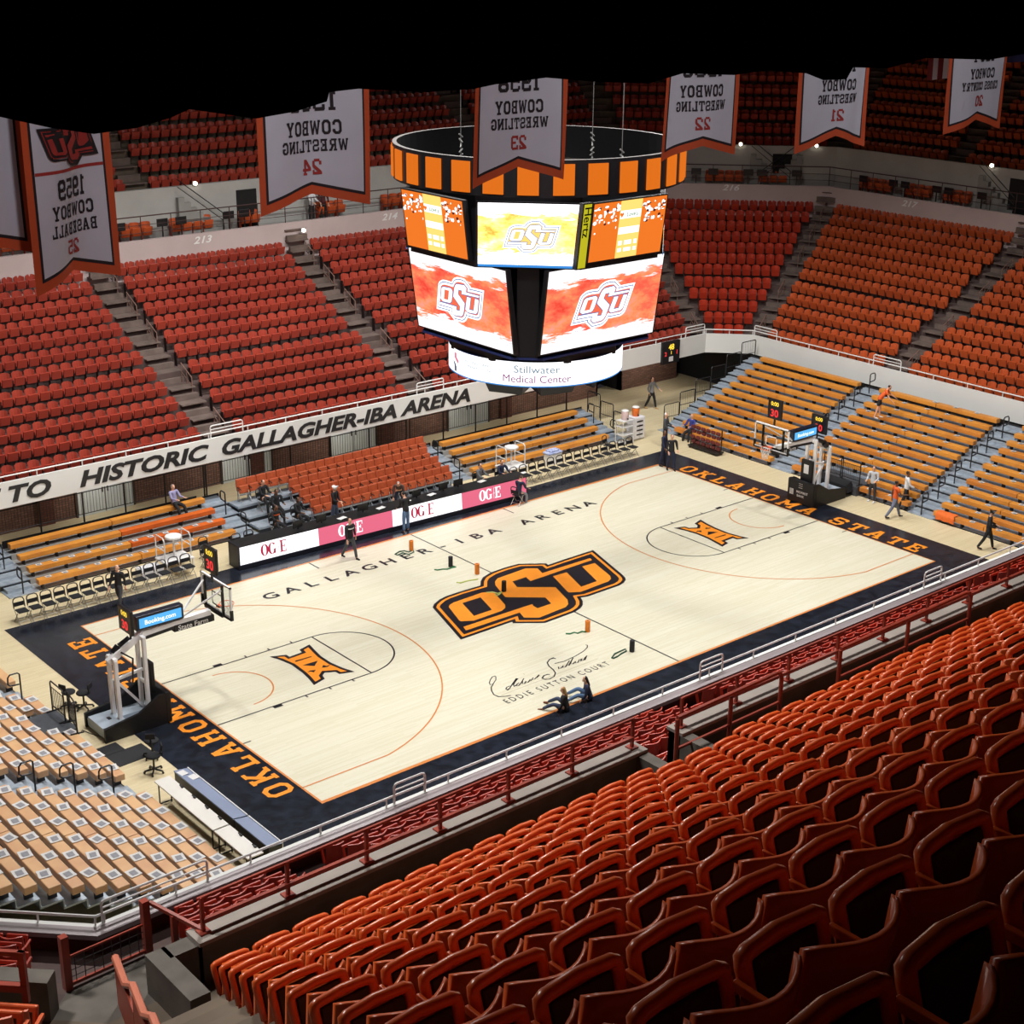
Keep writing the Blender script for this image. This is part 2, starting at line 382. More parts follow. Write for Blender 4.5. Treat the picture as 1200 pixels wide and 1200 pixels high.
BENT = mat('bench_tan_lit', (222, 178, 130), .45, scale=1.2, rgb2=(206, 156, 116))  # bench orange paled to tan, light on the left tops put in
PAPER = mat('paper', (218, 216, 214), .8, .04, 10)
PAPP = mat('paper_print', (150, 150, 156), .8, .2, 30)
BPLA = mat('black_plastic', (22, 22, 25), .4, .2, 5)
BFAB = mat('black_fabric', (24, 24, 28), .85, .25, 12)

def E_(rgb, s, name): return mat(name, rgb, emit=s)
LEDW = E_((252, 252, 255), 1.5, 'led_white'); LEDR = E_((236, 60, 60), 1.2, 'led_red'); LEDY = E_((255, 216, 70), 1.3, 'led_yellow')
LEDP = E_((238, 112, 140), 1., 'led_pink'); LEDM = E_((206, 50, 84), .8, 'led_magenta'); LEDB = E_((60, 140, 220), 1.1, 'led_blue'); LEDG = E_((70, 150, 40), .8, 'led_green')
LEDO = E_((246, 124, 40), 1.0, 'led_orange'); LEDN = E_((40, 60, 120), .6, 'led_navy'); LEDYB = E_((250, 206, 110), 1.3, 'led_amber'); LEDHY = E_((214, 206, 40), .8, 'led_lime_yellow')
LEDGY = E_((120, 150, 170), .8, 'led_grey_blue'); LEDPU = E_((170, 60, 140), .7, 'led_purple')
RINGO = E_((244, 122, 28), .85, 'ring_orange'); LEDBD = E_((60, 60, 70), .5, 'led_dark_grey')

# ------------------------------------------------------------------ event floor and court
fl = MB(); fl.box(-27, 27, -19, 19, -.2, 0); struct(fl.build('floor', MATS['floor_wood']))
ct = thing('basketball_court', 'pale maple basketball court with dark painted apron and orange lettering', 'court')
ct.location = (0, 0, 0)
mb = MB()
AX0, AX1, AY0, AY1 = -16.55, 16.15, -9.35, 9.0
# the apron is a frame of four painted boards around the playing surface
mb.box(AX0, -L, AY0, AY1, .002, .012); mb.box(L, AX1, AY0, AY1, .002, .012); mb.box(-L, L, W, AY1, .002, .012); mb.box(-L, L, AY0, -W, .002, .012)
ap = mb.build('apron', APR, ct); ap['label'] = 'glossy dark navy painted border'
mb = MB(); mb.box(-L, L, -W, W, .002, .012); mb.build('playing_surface', MATS['court_wood'], ct)
Z = .016
ln = MB()
LW = .055
for s in (-1, 1):
    xb = s*L
    ln.line([(xb-s*5.79, 1.8), (xb-s*5.79, -1.8)], LW, Z)
    for y in (1.8, -1.8):
        ln.line([(xb, y), (xb-s*5.79, y)], LW, Z)
        yo = y+(.16 if y > 0 else -.16)
        for dx, wd in ((2.13, .32), (3.2, .06), (4.1, .06), (5.0, .06)):
            ln.line([(xb-s*dx, y), (xb-s*dx, yo)], wd, Z)
    ln.line([(xb-s*(5.79+1.8*math.sin(R(t))), 1.8*math.cos(R(t))) for t in range(0, 181, 6)], LW, Z)
    for y in (3.3, -3.3): ln.line([(xb, y), (xb-s*.3, y)], .05, Z)
ln.line([(0, W), (0, -W)], LW, Z)
for x in (-4.9, 4.9): ln.line([(x, W), (x, W-.75)], LW, Z)
ln.build('lane_lines', BLK, ct)
lo = MB()
for s in (-1, 1):
    xb = s*L; xr = xb-s*1.6
    r3 = 6.75
    a0 = math.degrees(math.asin(6.6/r3))
    lo.line([(xb, 6.6)]+[(xr-s*r3*math.cos(R(t)), r3*math.sin(R(t))) for t in [a0-i*(2*a0)/48 for i in range(49)]]+[(xb, -6.6)], .05, Z+.001)
    lo.line([(xr-s*1.3*math.cos(R(t)), 1.3*math.sin(R(t))) for t in range(90, -91, -6)], .05, Z+.001)
lo.line([(-L, -W), (L, -W), (L, W), (-L, W)], .07, Z+.001, closed=True)
lo.build('arc_and_boundary_lines', mat('court_line_orange', (214, 130, 62), .4, .08), ct)

# centre emblem: its outlines as they lie on the floor
def wpts(lst): return [tuple(at(x, y, z=.016).to_2d()) for x, y in lst]
LOGO_OUT = wpts([(507, 712), (508.5, 708), (515, 702.5), (522, 699), (538, 693.5), (563, 686.2), (563.3, 681), (566, 676.5), (575, 671), (590, 665.5), (608, 660.7), (640, 660.2), (642.4, 662), (660, 656),
                 (695, 644.6), (730, 674), (732.6, 676.8), (733.3, 679.5), (731, 683), (726, 686), (689, 699), (680.5, 700.2), (683, 704.5), (683, 709), (680, 713), (674, 717), (639, 730), (600.8, 730.4), (600.3, 728.6), (540, 749.5)])
LOGO_O = wpts([(525.8, 711.5), (527, 709), (532, 706), (565, 694.5), (575, 694), (580, 695.6), (592, 709), (592.2, 712.5), (588, 716), (555, 727.6), (540, 728.3), (537.5, 726.5)])
LOGO_OH = wpts([(541.8, 707), (563, 700.3), (576.5, 714.8), (555.5, 722)])
LOGO_S = wpts([(542.8, 734.8), (624, 708), (624.8, 710), (630, 713), (646, 707.5), (639, 700.4), (592, 700), (589, 696.5), (580.5, 686), (580, 682), (583, 678), (616, 666.2), (630, 666.2), (635.5, 671.8), (691.5, 654.2), (693.8, 656.5),
               (621.5, 681.2), (616.5, 676.5), (600.5, 681.5), (606, 688.2), (651, 688.2), (665, 703), (666, 708), (663, 711.5), (632, 724), (614, 724), (609, 718), (546, 739)])
LOGO_U = wpts([(648, 675.5), (664, 670.8), (681, 687.8), (699.5, 681.2), (682, 664), (697, 660), (715, 675), (716, 678.5), (713, 681.5), (680, 694), (666.5, 694.5), (664.5, 693)])
def ringpoly(outer, inner):
    """outer polygon with a hole joined by a seam"""
    k = min(range(len(outer)), key=lambda i: (Vector(outer[i])-Vector(inner[0])).length)
    A = lambda p: sum(p[i-1][0]*p[i][1]-p[i][0]*p[i-1][1] for i in range(len(p)))
    inn = inner if (A(inner) > 0) != (A(outer) > 0) else inner[::-1]
    j = min(range(len(inn)), key=lambda i: (Vector(inn[i])-Vector(outer[k])).length)
    return outer[:k+1]+inn[j:]+inn[:j+1]+outer[k:]
def emblem(put):
    """put(poly, layer, colour) paints one polygon of the emblem"""
    put(LOGO_OUT, 0, 'dark'); put(inset(LOGO_OUT, .13), 1, 'gold'); put(inset(LOGO_OUT, .25), 2, 'dark')
    for p in (LOGO_O, LOGO_S, LOGO_U): put(p, 3, 'gold')
    put(LOGO_OH, 4, 'dark')
lg = MB()
emblem(lambda p, k, c: lg.flat(p, .018+.002*k, 0 if c == 'dark' else 1))
lg.build('centre_emblem', [BLK, ORP], ct)['label'] = 'interlocking letters emblem at centre court'
# lane emblems, the right one turned half round
XO = [(65, 268), (280, 243), (318, 270), (478, 212), (446, 180), (575, 112), (640, 180), (720, 260), (850, 345), (1000, 410), (1155, 460), (955, 490), (905, 462), (770, 470), (742, 510), (772, 550), (632, 632), (560, 545), (480, 470), (350, 375), (200, 310)]
XP = lambda l: wpts([(310+a/10.909, 745+b/10.909) for a, b in l])
for s in (1, -1):
    lg = MB(); T = lambda p: [(s*x, s*y) for x, y in p]
    o = XP(XO); lg.flat(T(o), .018, 0); lg.flat(T(inset(o, .12)), .020, 1)
    for h in ([(388, 326), (400, 318), (600, 263), (602, 272), (400, 336)], [(485, 380), (682, 320), (640, 388)], [(733, 410), (752, 376), (795, 388), (850, 366), (805, 402)], [(548, 470), (580, 446), (655, 438), (632, 470), (590, 460)]):
        lg.flat(T(XP(h)), .022, 0)
    lg.build('lane_emblem', [BLK, ORP], ct)
# end-line lettering
for s in (1, -1):
    mb = MB(); Mx = frame((s*(L+.17), 0, .018), (0, -s, 0), (s, 0, 0))
    slab_text(mb, 'OKLAHOMA STATE', Mx, h=.86, total=13.2, gap=.34)
    mb.build('end_line_lettering', ORP, ct)
mb = MB(); v, f = text('GALLAGHER-IBA ARENA', 1, bold=.012)
# widely spaced capitals along the far sideline
tw = 15.9; letters = 'GALLAGHER-IBA ARENA'; step = tw/(len(letters)-1)
for i, c in enumerate(letters):
    if c == ' ': continue
    v, f = text(c, .72, bold=.02); M_ = Matrix.Translation((-7.75+i*step, 5.52, .018)) @ Matrix.Diagonal((1.25, 1, 1, 1)); mb.add(v, f, 0, M_)
mb.build('sideline_lettering', BLK, ct)
mb = MB(); v, f = text('E D D I E   S U T T O N   C O U R T', .42, bold=.004)
wv = max(a[0] for a in v)-min(a[0] for a in v)
mb.add(v, f, 0, Matrix.Translation((-4.2, -6.32, .018)) @ Matrix.Diagonal((4.5/wv, 1, 1, 1)))
SG = lambda l: wpts([(560+a/7.5, 740+b/7.5) for a, b in l])
for st, w in (([(158, 398), (150, 392), (128, 398), (112, 420), (100, 450), (108, 468), (135, 460), (158, 425), (158, 398)], .04), ([(135, 462), (118, 490), (120, 520), (140, 555), (180, 573), (240, 570), (290, 562)], .05),
              ([(282, 478), (255, 490), (246, 505), (258, 514), (280, 500), (298, 470), (330, 425), (345, 412), (325, 445), (312, 470), (318, 482), (340, 470)], .05),
              ([(362, 450), (345, 462), (340, 478), (358, 476), (378, 455), (405, 412), (392, 440), (392, 460), (410, 458), (424, 436), (420, 452), (440, 448), (462, 420), (450, 440), (470, 430), (486, 405), (478, 425), (500, 418), (538, 380), (520, 405), (540, 385)], .045),
              ([(403, 376), (407, 374)], .05),
              ([(684, 240), (665, 232), (630, 245), (610, 275), (625, 305), (662, 335), (682, 365), (670, 395), (630, 418), (590, 422), (566, 410), (580, 388), (610, 378), (632, 378)], .055),
              ([(708, 310), (712, 330), (730, 322), (752, 300), (748, 318), (770, 312), (805, 255), (782, 300), (800, 298), (838, 230), (815, 285), (835, 285), (860, 262), (858, 278), (880, 272), (890, 250), (912, 240), (905, 262), (930, 250), (942, 228), (936, 250), (958, 212)], .045),
              ([(675, 282), (760, 262), (860, 215), (930, 172), (962, 140), (962, 120), (945, 118)], .045)):
    mb.line(SG(st), w*.78, .018)
mb.build('script_lettering', BLK, ct)
mb = MB(); mb.line(SG([(205, 560), (1055, 240)]), .03, .018); mb.build('script_underline', TANL, ct)

# ------------------------------------------------------------------ the bowl: eight straight sides around the floor
FX, FY, CUT = 25.5, 13.8, 1.7; TN = math.tan(R(22.5))
def octo(d):
    ax, ay = FX-CUT+d*TN, FY-CUT+d*TN
    return [(-ax, FY+d), (ax, FY+d), (FX+d, ay), (FX+d, -ay), (ax, -FY-d), (-ax, -FY-d), (-FX-d, -ay), (-FX-d, ay)]
SIDES = ['far', 'far_right', 'right', 'near_right', 'near', 'near_left', 'left', 'far_left']
def band(mb, d0, d1, z0, z1, mi=0, sides=range(8)):
    a, b = octo(d0), octo(d1)
    for i in sides:
        j = (i+1) % 8
        mb.quad((*a[i], z0), (*b[i], z1), (*b[j], z1), (*a[j], z0), mi)
def ringwall(mb, d0, d1, z0, z1, mi=0, sides=range(8), mt=None):
    mt = mi if mt is None else mt
    band(mb, d0, d0, z1, z0, mi, sides); band(mb, d1, d1, z0, z1, mi, sides); band(mb, d0, d1, z1, z1, mt, sides); band(mb, d1, d0, z0, z0, mi, sides)
def seg_frame(i, d):
    o = octo(d); a, b = Vector(o[i]), Vector(o[(i+1) % 8]); t = (b-a).normalized(); n = Vector((-t.y, t.x)); 
    if n.dot((a+b)/2) < 0: n = -n
    return a, b, t, n
# lower tier
LROW, LRISE, LZ = .87, .455, 3.0
def lrow(k): return 1.0+LROW*k+(.3 if k >= 5 else 0), LZ+LRISE*k       # seat back line, floor
mb = MB()
dprev = .12
for k in range(12):
    d, z = lrow(k); a = d-.72; b = a+LROW if k < 11 else 10.95
    if k == 5: a -= .3
    if k == 0: a = .12
    if k: band(mb, a, a, z-LRISE, z)
    band(mb, a, b, z, z)
band(mb, .12, 1., LZ-.35, LZ-.35, 0)
mb.build('floor_lower_tier', CONCT); struct(bpy.data.objects['floor_lower_tier'])
mb = MB()
ringwall(mb, 10.95, 11.15, 7.9, 9.78); struct(mb.build('wall_lower_tier_back', mat('pinkish_wall', (196, 178, 176), .8, .1, .7)))
mb = MB(); band(mb, 11.15, 12.3, 9.45, 9.45); struct(mb.build('floor_concourse', CONCT))
# fascia: white board with the arena's name, dark soffit behind
mb = MB(); ringwall(mb, 0, .12, 2.62, 3.62); fas = struct(mb.build('trim_fascia', FASC))
mb = MB(); band(mb, .0, 4.3, 2.62, 2.62, 0); struct(mb.build('ceiling_under_tier', DARK))
mb = MB()
for body, x0, x1 in (('WELCOME TO', -20.2, -12.35), ('HISTORIC', -11.2, -5.55), ('GALLAGHER-IBA ARENA', -4.95, 8.05)):
    v, f = text(body, 1, bold=.035, shear=.25, ext=.012)
    w0, w1 = min(a[0] for a in v), max(a[0] for a in v)
    k = (x1-x0)/(w1-w0)
    mb.add([(x0+(a[0]-w0)*k, a[1]*.86, a[2]) for a in v], f, 0, frame((0, FY-.012, 2.82), (1, 0, 0), (0, 0, 1)))
v, f = text('B', 1, bold=.035, shear=.25, ext=.012)
mb.add([(a[0]*1.1, a[1]*.86, a[2]) for a in v], f, 0, frame((15.4, FY-.012, 2.82), (1, 0, 0), (0, 0, 1)))
mb.build('fascia_lettering', LETB, fas)['label'] = 'heavy slanted black capitals spelling the arena welcome'
# walls below the tier
mb = MB()
yb = 17.9
mb.box(-24, 20.0, yb, yb+.3, 0, 2.62); mb.box(21.7, 26, yb, yb+.3, 0, 2.62)
struct(mb.build('wall_far', BRICK))
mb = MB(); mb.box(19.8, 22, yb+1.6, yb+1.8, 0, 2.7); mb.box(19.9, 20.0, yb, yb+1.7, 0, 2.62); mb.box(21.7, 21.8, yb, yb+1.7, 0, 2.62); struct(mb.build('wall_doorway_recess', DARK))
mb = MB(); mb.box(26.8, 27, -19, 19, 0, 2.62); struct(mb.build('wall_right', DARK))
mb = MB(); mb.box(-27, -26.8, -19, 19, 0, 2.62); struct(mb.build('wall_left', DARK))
mb = MB(); mb.box(-27, 27, -18.2, -18, 0, 2.62); struct(mb.build('wall_near', BRICKD))
mb = MB()
for x in (-18.2, -11.0, -1.0, 6.2, 13.6): mb.box(x-.35, x+.35, yb-.12, yb, 0, 2.62)
struct(mb.build('wall_piers', BRICKD))
for i, (px, py) in enumerate(((122, 575), (288, 535), (413, 512), (548, 490))):
    x = at(px, py, y=yb).x
    d = MB(); d.box(x-1.25, x-.03, yb-.08, yb-.02, 0, 2.3); d.box(x+.03, x+1.25, yb-.08, yb-.02, 0, 2.3)
    do = struct(d.build('door_%d' % (i+1), WHD))
    d = MB(); d.box(x-.14, x-.1, yb-.13, yb-.08, .9, 1.2); d.box(x+.1, x+.14, yb-.13, yb-.08, .9, 1.2); d.build('door_handle', BKM, do)
    d = MB(); d.box(x-1.34, x-1.25, yb-.1, yb, 0, 2.4); d.box(x+1.25, x+1.34, yb-.1, yb, 0, 2.4); d.box(x-1.34, x+1.34, yb-.1, yb, 2.3, 2.4); d.build('door_frame', mat('door_frame', (70, 58, 52), .6, .1), do)
# upper tier
UROW, URISE, UZ, UD = .904, .657, 11.33, 13.02
def urow(k): return UD+UROW*k, UZ+URISE*k           # pan line, floor
mb = MB()
for k in range(15):
    d, z = urow(k); a = d-.48; b = a+UROW
    if k == 0: a = 12.3
    else: band(mb, a, a, z-URISE, z)
    band(mb, a, b, z, z)
struct(mb.build('floor_upper_tier', mat('upper_tread', (104, 92, 78), .9, .35, 1.3)))
bpy.data.objects['floor_upper_tier']['kind'] = 'structure'
mb = MB()
ringwall(mb, 12.1, 12.34, 8.85, 11.85, 0, (0, 1, 2, 3)); struct(mb.build('wall_upper_front', GREYW))
# near side: parapet with an opening
def near_wall(mb, x0, x1, z0, z1, y0=-25.9, y1=-26.14, mi=0): mb.box(x0, x1, y1, y0, z0, z1, mi)
mb = MB()
near_wall(mb, -27.75, -20.55, 8.85, 11.85); near_wall(mb, -19.85, 5, 8.85, 11.85)
mb.box(-28.3, -28.05, -26.95, -25.9, 10.9, 11.85); near_wall(mb, -28.1, -27.7, 8.85, 11.85); mb.box(-20.75, -20.55, -26.9, -25.9, 10.9, 11.85); mb.box(-19.85, -19.65, -26.9, -25.9, 10.9, 11.85)
pass
ringwall(mb, 12.1, 12.34, 8.85, 11.85, 0, (6,))
a_, b_, t_, n_ = seg_frame(5, 12.1); mb.box(.55, (b_-a_).length, -.24, 0, 8.85, 11.85, 0, Matrix(((t_.x, -n_.x, 0, a_.x), (t_.y, -n_.y, 0, a_.y), (0, 0, 1, 0), (0, 0, 0, 1))))
gL, gR = at(80, 1159, z=11.33), at(174, 1117, z=11.33)
mb.add([(gL.x, gL.y, z) for z in (8.85, 11.322)]+[(gR.x, gR.y, z) for z in (8.85, 11.322)]+[(x, -26.4, z) for x in (-30.2, -28.0) for z in (8.85, 11.322)], [(0, 1, 3, 2), (1, 5, 7, 3), (0, 4, 5, 1), (2, 3, 7, 6)])
mb.box(-20.55, -19.85, -26.1, -25.95, 8.85, 11.3)
struct(mb.build('wall_parapet', CONCD))
mb = MB(); near_wall(mb, -27.75, -20.55, 11.85, 11.9, -25.86, -26.18); near_wall(mb, -19.85, 5, 11.85, 11.9, -25.86, -26.18); struct(mb.build('trim_parapet_cap', mat('concrete_cap', (146, 138, 130), .7, .2, 2)))
mb = MB(); mb.box(-60, 60, -45, 45, 27, 27.3); struct(mb.build('ceiling', mat('ceiling_black', (9, 9, 10), .9, .2)))
mb = MB(); o = octo(26)
for i in range(8): j = (i+1) % 8; mb.quad((*o[i], 8), (*o[j], 8), (*o[j], 27), (*o[i], 27))
struct(mb.build('wall_outer', mat('outer_wall', (40, 34, 33), .9, .2)))
mb = MB(); band(mb, UD+UROW*14.4, 26.2, UZ+URISE*14, UZ+URISE*14); struct(mb.build('floor_upper_walkway', CONCT))
# doorways from the concourse
for i, (px, py, s) in enumerate(((288, 216, 0), (917, 183, 1), (1196, 205, 2))):
    a, b, t, n = seg_frame(s, 12.08)
    # intersection of the sight line with the wall plane
    d = at(px, py, z=10.3)-Vector(CAM); nn = Vector((n.x, n.y, 0)); q = (Vector((*a, 0))-Vector(CAM)).dot(nn)/d.dot(nn); p = Vector(CAM)+d*q
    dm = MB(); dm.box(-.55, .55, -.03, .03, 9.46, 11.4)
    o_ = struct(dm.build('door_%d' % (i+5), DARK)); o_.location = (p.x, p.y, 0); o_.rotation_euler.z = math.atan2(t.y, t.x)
# section number signs on the low wall
for n_, px, py, s in (('213', 237, 281, 0), ('214', 456, 254, 0), ('216', 856, 220, 1), ('217', 1065, 239, 2)):
    a, b, t, n = seg_frame(s, 10.94); nn = Vector((n.x, n.y, 0)); d = at(px, py, z=5)-Vector(CAM)
    p = Vector(CAM)+d*((Vector((*a, 0))-Vector(CAM)).dot(nn)/d.dot(nn)); xd = Vector((t.x, t.y, 0))
    if xd.dot(rt) < 0: xd = -xd
    m = MB(); v, f = text(n_, .46, bold=.02, shear=.3, ext=.01); m.add([(x*1.35, y, z) for x, y, z in v], f, 0, frame(p-Vector((0, 0, .15)), xd, (0, 0, 1)))
    tag(m.build('section_number', SIGNW), 'white slanted section number %s on the low wall above the lower seats' % n_, 'sign', 'section number signs')
# ------------------------------------------------------------------ tip-up arena seats
def arc_panel(w, z0, z1, yc, dep, thick, lean, n=8, rz=3):
    """curved backrest: wraps forward at both ends"""
    vs, fs = [], []
    for side in (0, 1):
        for j in range(rz+1):
            t = j/rz; z = z0+(z1-z0)*t
            for i in range(n+1):
                u = -1+2*i/n; x = u*w/2; y = yc+dep*u*u-lean*t
                zz = z-(.02*abs(u)**6 if j == rz else 0)
                vs.append((x, y-(thick if side else 0), zz))
    c = n+1; h = (rz+1)*c
    for j in range(rz):
        for i in range(n):
            a = j*c+i; fs.append((a+1, a, a+c, a+c+1)); b = h+a; fs.append((b, b+1, b+c+1, b+c))
    for i in range(n):
        a = i; fs.append((a, a+1, h+a+1, h+a)); a = rz*c+i; fs.append((a+1, a, h+a, h+a+1))
    for j in range(rz):
        a = j*c; fs.append((a, h+a, h+a+c, a+c)); a = j*c+n; fs.append((h+a, a, a+c, h+a+c))
    return vs, fs
def seat_parts():
    out = {}
    m = MB(); v, f = arc_panel(.5, .40, .965, -.36, .13, .032, .05, 10, 3); m.add(v, f); out['backrest'] = m.mesh('backrest', SEATO, True)
    # tipped-up seat pan: thick rounded lip round three sides with the cushion sunk in it
    T = Matrix.Translation((0, 0, .74)) @ Matrix.Rotation(R(-16), 4, 'X')
    m = MB(); pts = [(-.2, 0, -.34), (-.214, 0, -.045), (-.21, .0, -.012), (-.185, 0, 0), (0, .02, .006), (.185, 0, 0), (.21, 0, -.012), (.214, 0, -.045), (.2, 0, -.34)]
    m.tube([T @ Vector(p) for p in pts], [.03, .034, .035, .035, .035, .035, .035, .034, .03], 8)
    m.box(-.2, .2, .012, .032, -.37, -.01, 0, T); m.box(-.2, .2, -.02, .03, -.39, -.36, 0, T)
    out['seat'] = m.mesh('seat', SEATO, True)
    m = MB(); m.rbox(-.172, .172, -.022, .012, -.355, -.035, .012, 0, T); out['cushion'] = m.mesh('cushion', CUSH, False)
    m = MB(); m.rbox(-.013, .013, -.29, -.02, .63, .675, .006); out['armrest'] = m.mesh('armrest', SEATO)
    m = MB(); m.box(-.008, .008, -.26, -.06, .05, .635); m.box(-.013, .013, -.28, -.02, 0, .05); out['standard'] = m.mesh('standard', SEATS)
    return out
SP = seat_parts()
def lod_seat(level):
    m = MB(); v, f = arc_panel(.5, .40, .965, -.36, .13, .032, .05, 6, 1) if level else arc_panel(.46, .40, .9, -.34, .1, .03, .05, 4, 2); m.add(v, f, 0)
    if not level:
        m.v = [(x, y, z-(.03 if abs(x) > .2 and z > .85 else 0)) for x, y, z in m.v]
    T = Matrix.Translation((0, 0, .74)) @ Matrix.Rotation(R(-16), 4, 'X')
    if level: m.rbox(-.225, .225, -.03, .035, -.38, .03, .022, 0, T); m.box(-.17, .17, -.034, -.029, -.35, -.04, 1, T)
    else: m.box(-.205, .205, -.03, .035, -.38, -.02, 0, T)
    if level: m.box(.245, .285, -.29, 0, .63, .675, 0)
    m.box(.255, .275, -.26, -.06, 0, .62, 2 if level else 1)
    return m
LOD = [lod_seat(0), lod_seat(1)]
stuffm = MB()
def add_stuff(x, y, z, rz, lod, shade):
    c, s = math.cos(rz), math.sin(rz); q = LOD[lod]; o = len(stuffm.v)
    stuffm.v += [(x+c*a-s*b, y+s*a+c*b, z+h) for a, b, h in q.v]
    stuffm.f += [tuple(i+o for i in f) for f in q.f]
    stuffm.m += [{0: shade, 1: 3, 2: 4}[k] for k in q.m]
def fill(i, d, gap_lo, gap_hi, cuts, half=.62, pitch=.525):
    """seat centres along side i at offset d, leaving the corner aisles and the cuts free"""
    a, b, t, n = seg_frame(i, d); Ln = (b-a).length
    c = sorted((Vector(q)-a).dot(t) for q in cuts)
    ed = [gap_lo]+[e for q in c for e in (q-half, q+half)]+[Ln-gap_hi]
    for j in range(0, len(ed), 2):
        l0, l1 = ed[j], ed[j+1]; k = int((l1-l0)/pitch+.15)
        if k < 1: continue
        m0 = (l0+l1)/2-(k-1)*pitch/2
        for q in range(k): yield a+t*(m0+q*pitch), n, j//2, q
AISLE = {0: [(-15.2, 0), (-4.65, 0), (5.8, 0), (16.3, 0)], 2: [(0, 3.6), (0, -4.2)], 4: [(-19.6, 0), (-7.5, 0), (5, 0)]}
def cuts(i, d):
    o = octo(d)
    if i == 0: return [(x, o[0][1]) for x, _ in AISLE[0]]
    if i == 2: return [(o[2][0], y) for _, y in AISLE[2]]
    if i == 4: return [(x, o[4][1]) for x, _ in AISLE[4]]
    return []
SH = {0: 0, 1: 1, 2: 2, 3: 2, 4: 1, 5: 1, 6: 1, 7: 0}  # seat tint by side: the light's changing hue, held in the colour
def inview(p, m=40):
    x, y, z = topx(p); return z > .5 and -m < x < 1200+m and -m < y < 1200+m
for i in (0, 1, 2, 4, 5):
    for k in range(12):
        if i in (4, 5) and k > 5: continue
        d, z = lrow(k)
        for p, n, *_ in fill(i, d, 1.5 if i == 5 else .62, 1.7 if i == 4 else .62, cuts(i, d)):
            if not inview((p.x, p.y, z+.7), 260): continue
            rz = math.atan2(-n.y, -n.x)-math.pi/2
            q = Vector((p.x, p.y))-n*.3
            add_stuff(q.x, q.y, z, rz, 1 if i in (4, 5) else 0, SH[i])
UA = {0: [(-1.3, 0), (-13, 0), (10.5, 0), (20, 0)], 2: [(0, 9.8), (0, -4.0)], 1: []}
def ucuts(i, d):
    o = octo(d)
    if i == 0: return [(x, o[0][1]) for x, _ in UA[0]]
    if i == 2: return [(o[2][0], y) for _, y in UA[2]]
    return []
for i in (0, 1, 2):
    for k in range(15):
        d, z = urow(k)
        for p, n, *_ in fill(i, d, .7, .7, ucuts(i, d)):
            if not inview((p.x, p.y, z+.7), 260): continue
            if topx((p.x, p.y, z+.7))[1] < 40: continue
            rz = math.atan2(-n.y, -n.x)-math.pi/2
            add_stuff(p.x, p.y, z, rz, 0, SH[i])
# near upper stand: the seats in front of the viewer, each one a thing
near = []
for k in range(15):
    d, z = urow(k); y = -(FY+d); j = 0; X0 = octo(d)[5][0]+1.21+.265
    while True:
        x = X0+.53*j; j += 1
        if x > 8: break
        if k == 0 and -21.05 < x < -19.35: continue
        P_ = (x, y, z+.72); X, Y, Zd = topx(P_)
        if Zd > .8 and -70 < X < 1400 and 0 < Y < 1330: near.append((Zd, k, j, x, y, z))
near.sort()
first = None
for idx, (Zd, k, j, x, y, z) in enumerate(near):
    if idx >= 300: add_stuff(x, y, z, 0, 1, 2); continue
    lab = 'orange tip-up seat, %s from the aisle, %s row above the near parapet' % (ordw(j), ordw(k+1))
    if first is None:
        t = thing('arena_seat', lab, 'seat', (x, y, z), 0, 'tip-up seats in the near upper stand')
        ob('backrest', SP['backrest'], t); se = ob('seat', SP['seat'], t); ob('cushion', SP['cushion'], se)['label'] = 'dark cushion sunk in the seat pan'
        ob('armrest', SP['armrest'], t, (.2645, 0, 0)); ob('standard', SP['standard'], t, (.2645, 0, 0))
        first = t; bpy.context.view_layer.update(); proto(t)
    else: dup(first, (x, y, z), 0, lab)
# a few seats on the splayed stand across the aisle
for k in range(2):
    d, z = urow(k)
    for p, n, _, q in fill(5, d, .7, .4, []):
        if inview((p.x, p.y, z+.7), 60): add_stuff(p.x, p.y, z, math.atan2(-n.y, -n.x)-math.pi/2, 1, 2)
# chairs on the concourse, same seats
for px, py, s, kk in ((22, 282, 0, 2), (50, 277, 0, 2), (160, 262, 0, 4), (232, 252, 0, 4), (300, 246, 0, 2), (395, 240, 0, 3), (470, 236, 0, 3), (855, 205, 1, 4), (912, 203, 1, 3), (1030, 214, 2, 4), (1080, 220, 2, 3), (1125, 232, 2, 3)):
    d = at(px, py, z=9.5)-Vector(CAM); a, b, t, n = seg_frame(s, 11.68); nn = Vector((n.x, n.y, 0))
    p = Vector(CAM)+d*((Vector((*a, 0))-Vector(CAM)).dot(nn)/d.dot(nn))
    for q in range(kk): add_stuff(p.x+t.x*(q-kk/2)*.56, p.y+t.y*(q-kk/2)*.56, 9.46, math.atan2(-n.y, -n.x)-math.pi/2, 1, 2)
so = stuffm.build('arena_seat_rows', [SEATR, mat('seat_mid_orange', (184, 56, 34), .36, scale=.35, rgb2=(164, 48, 30)), SEATY, CUSH, SEATS])
tag(so, 'rows of red and orange tip-up seats in the stands all round the arena', 'seats', kind='stuff')

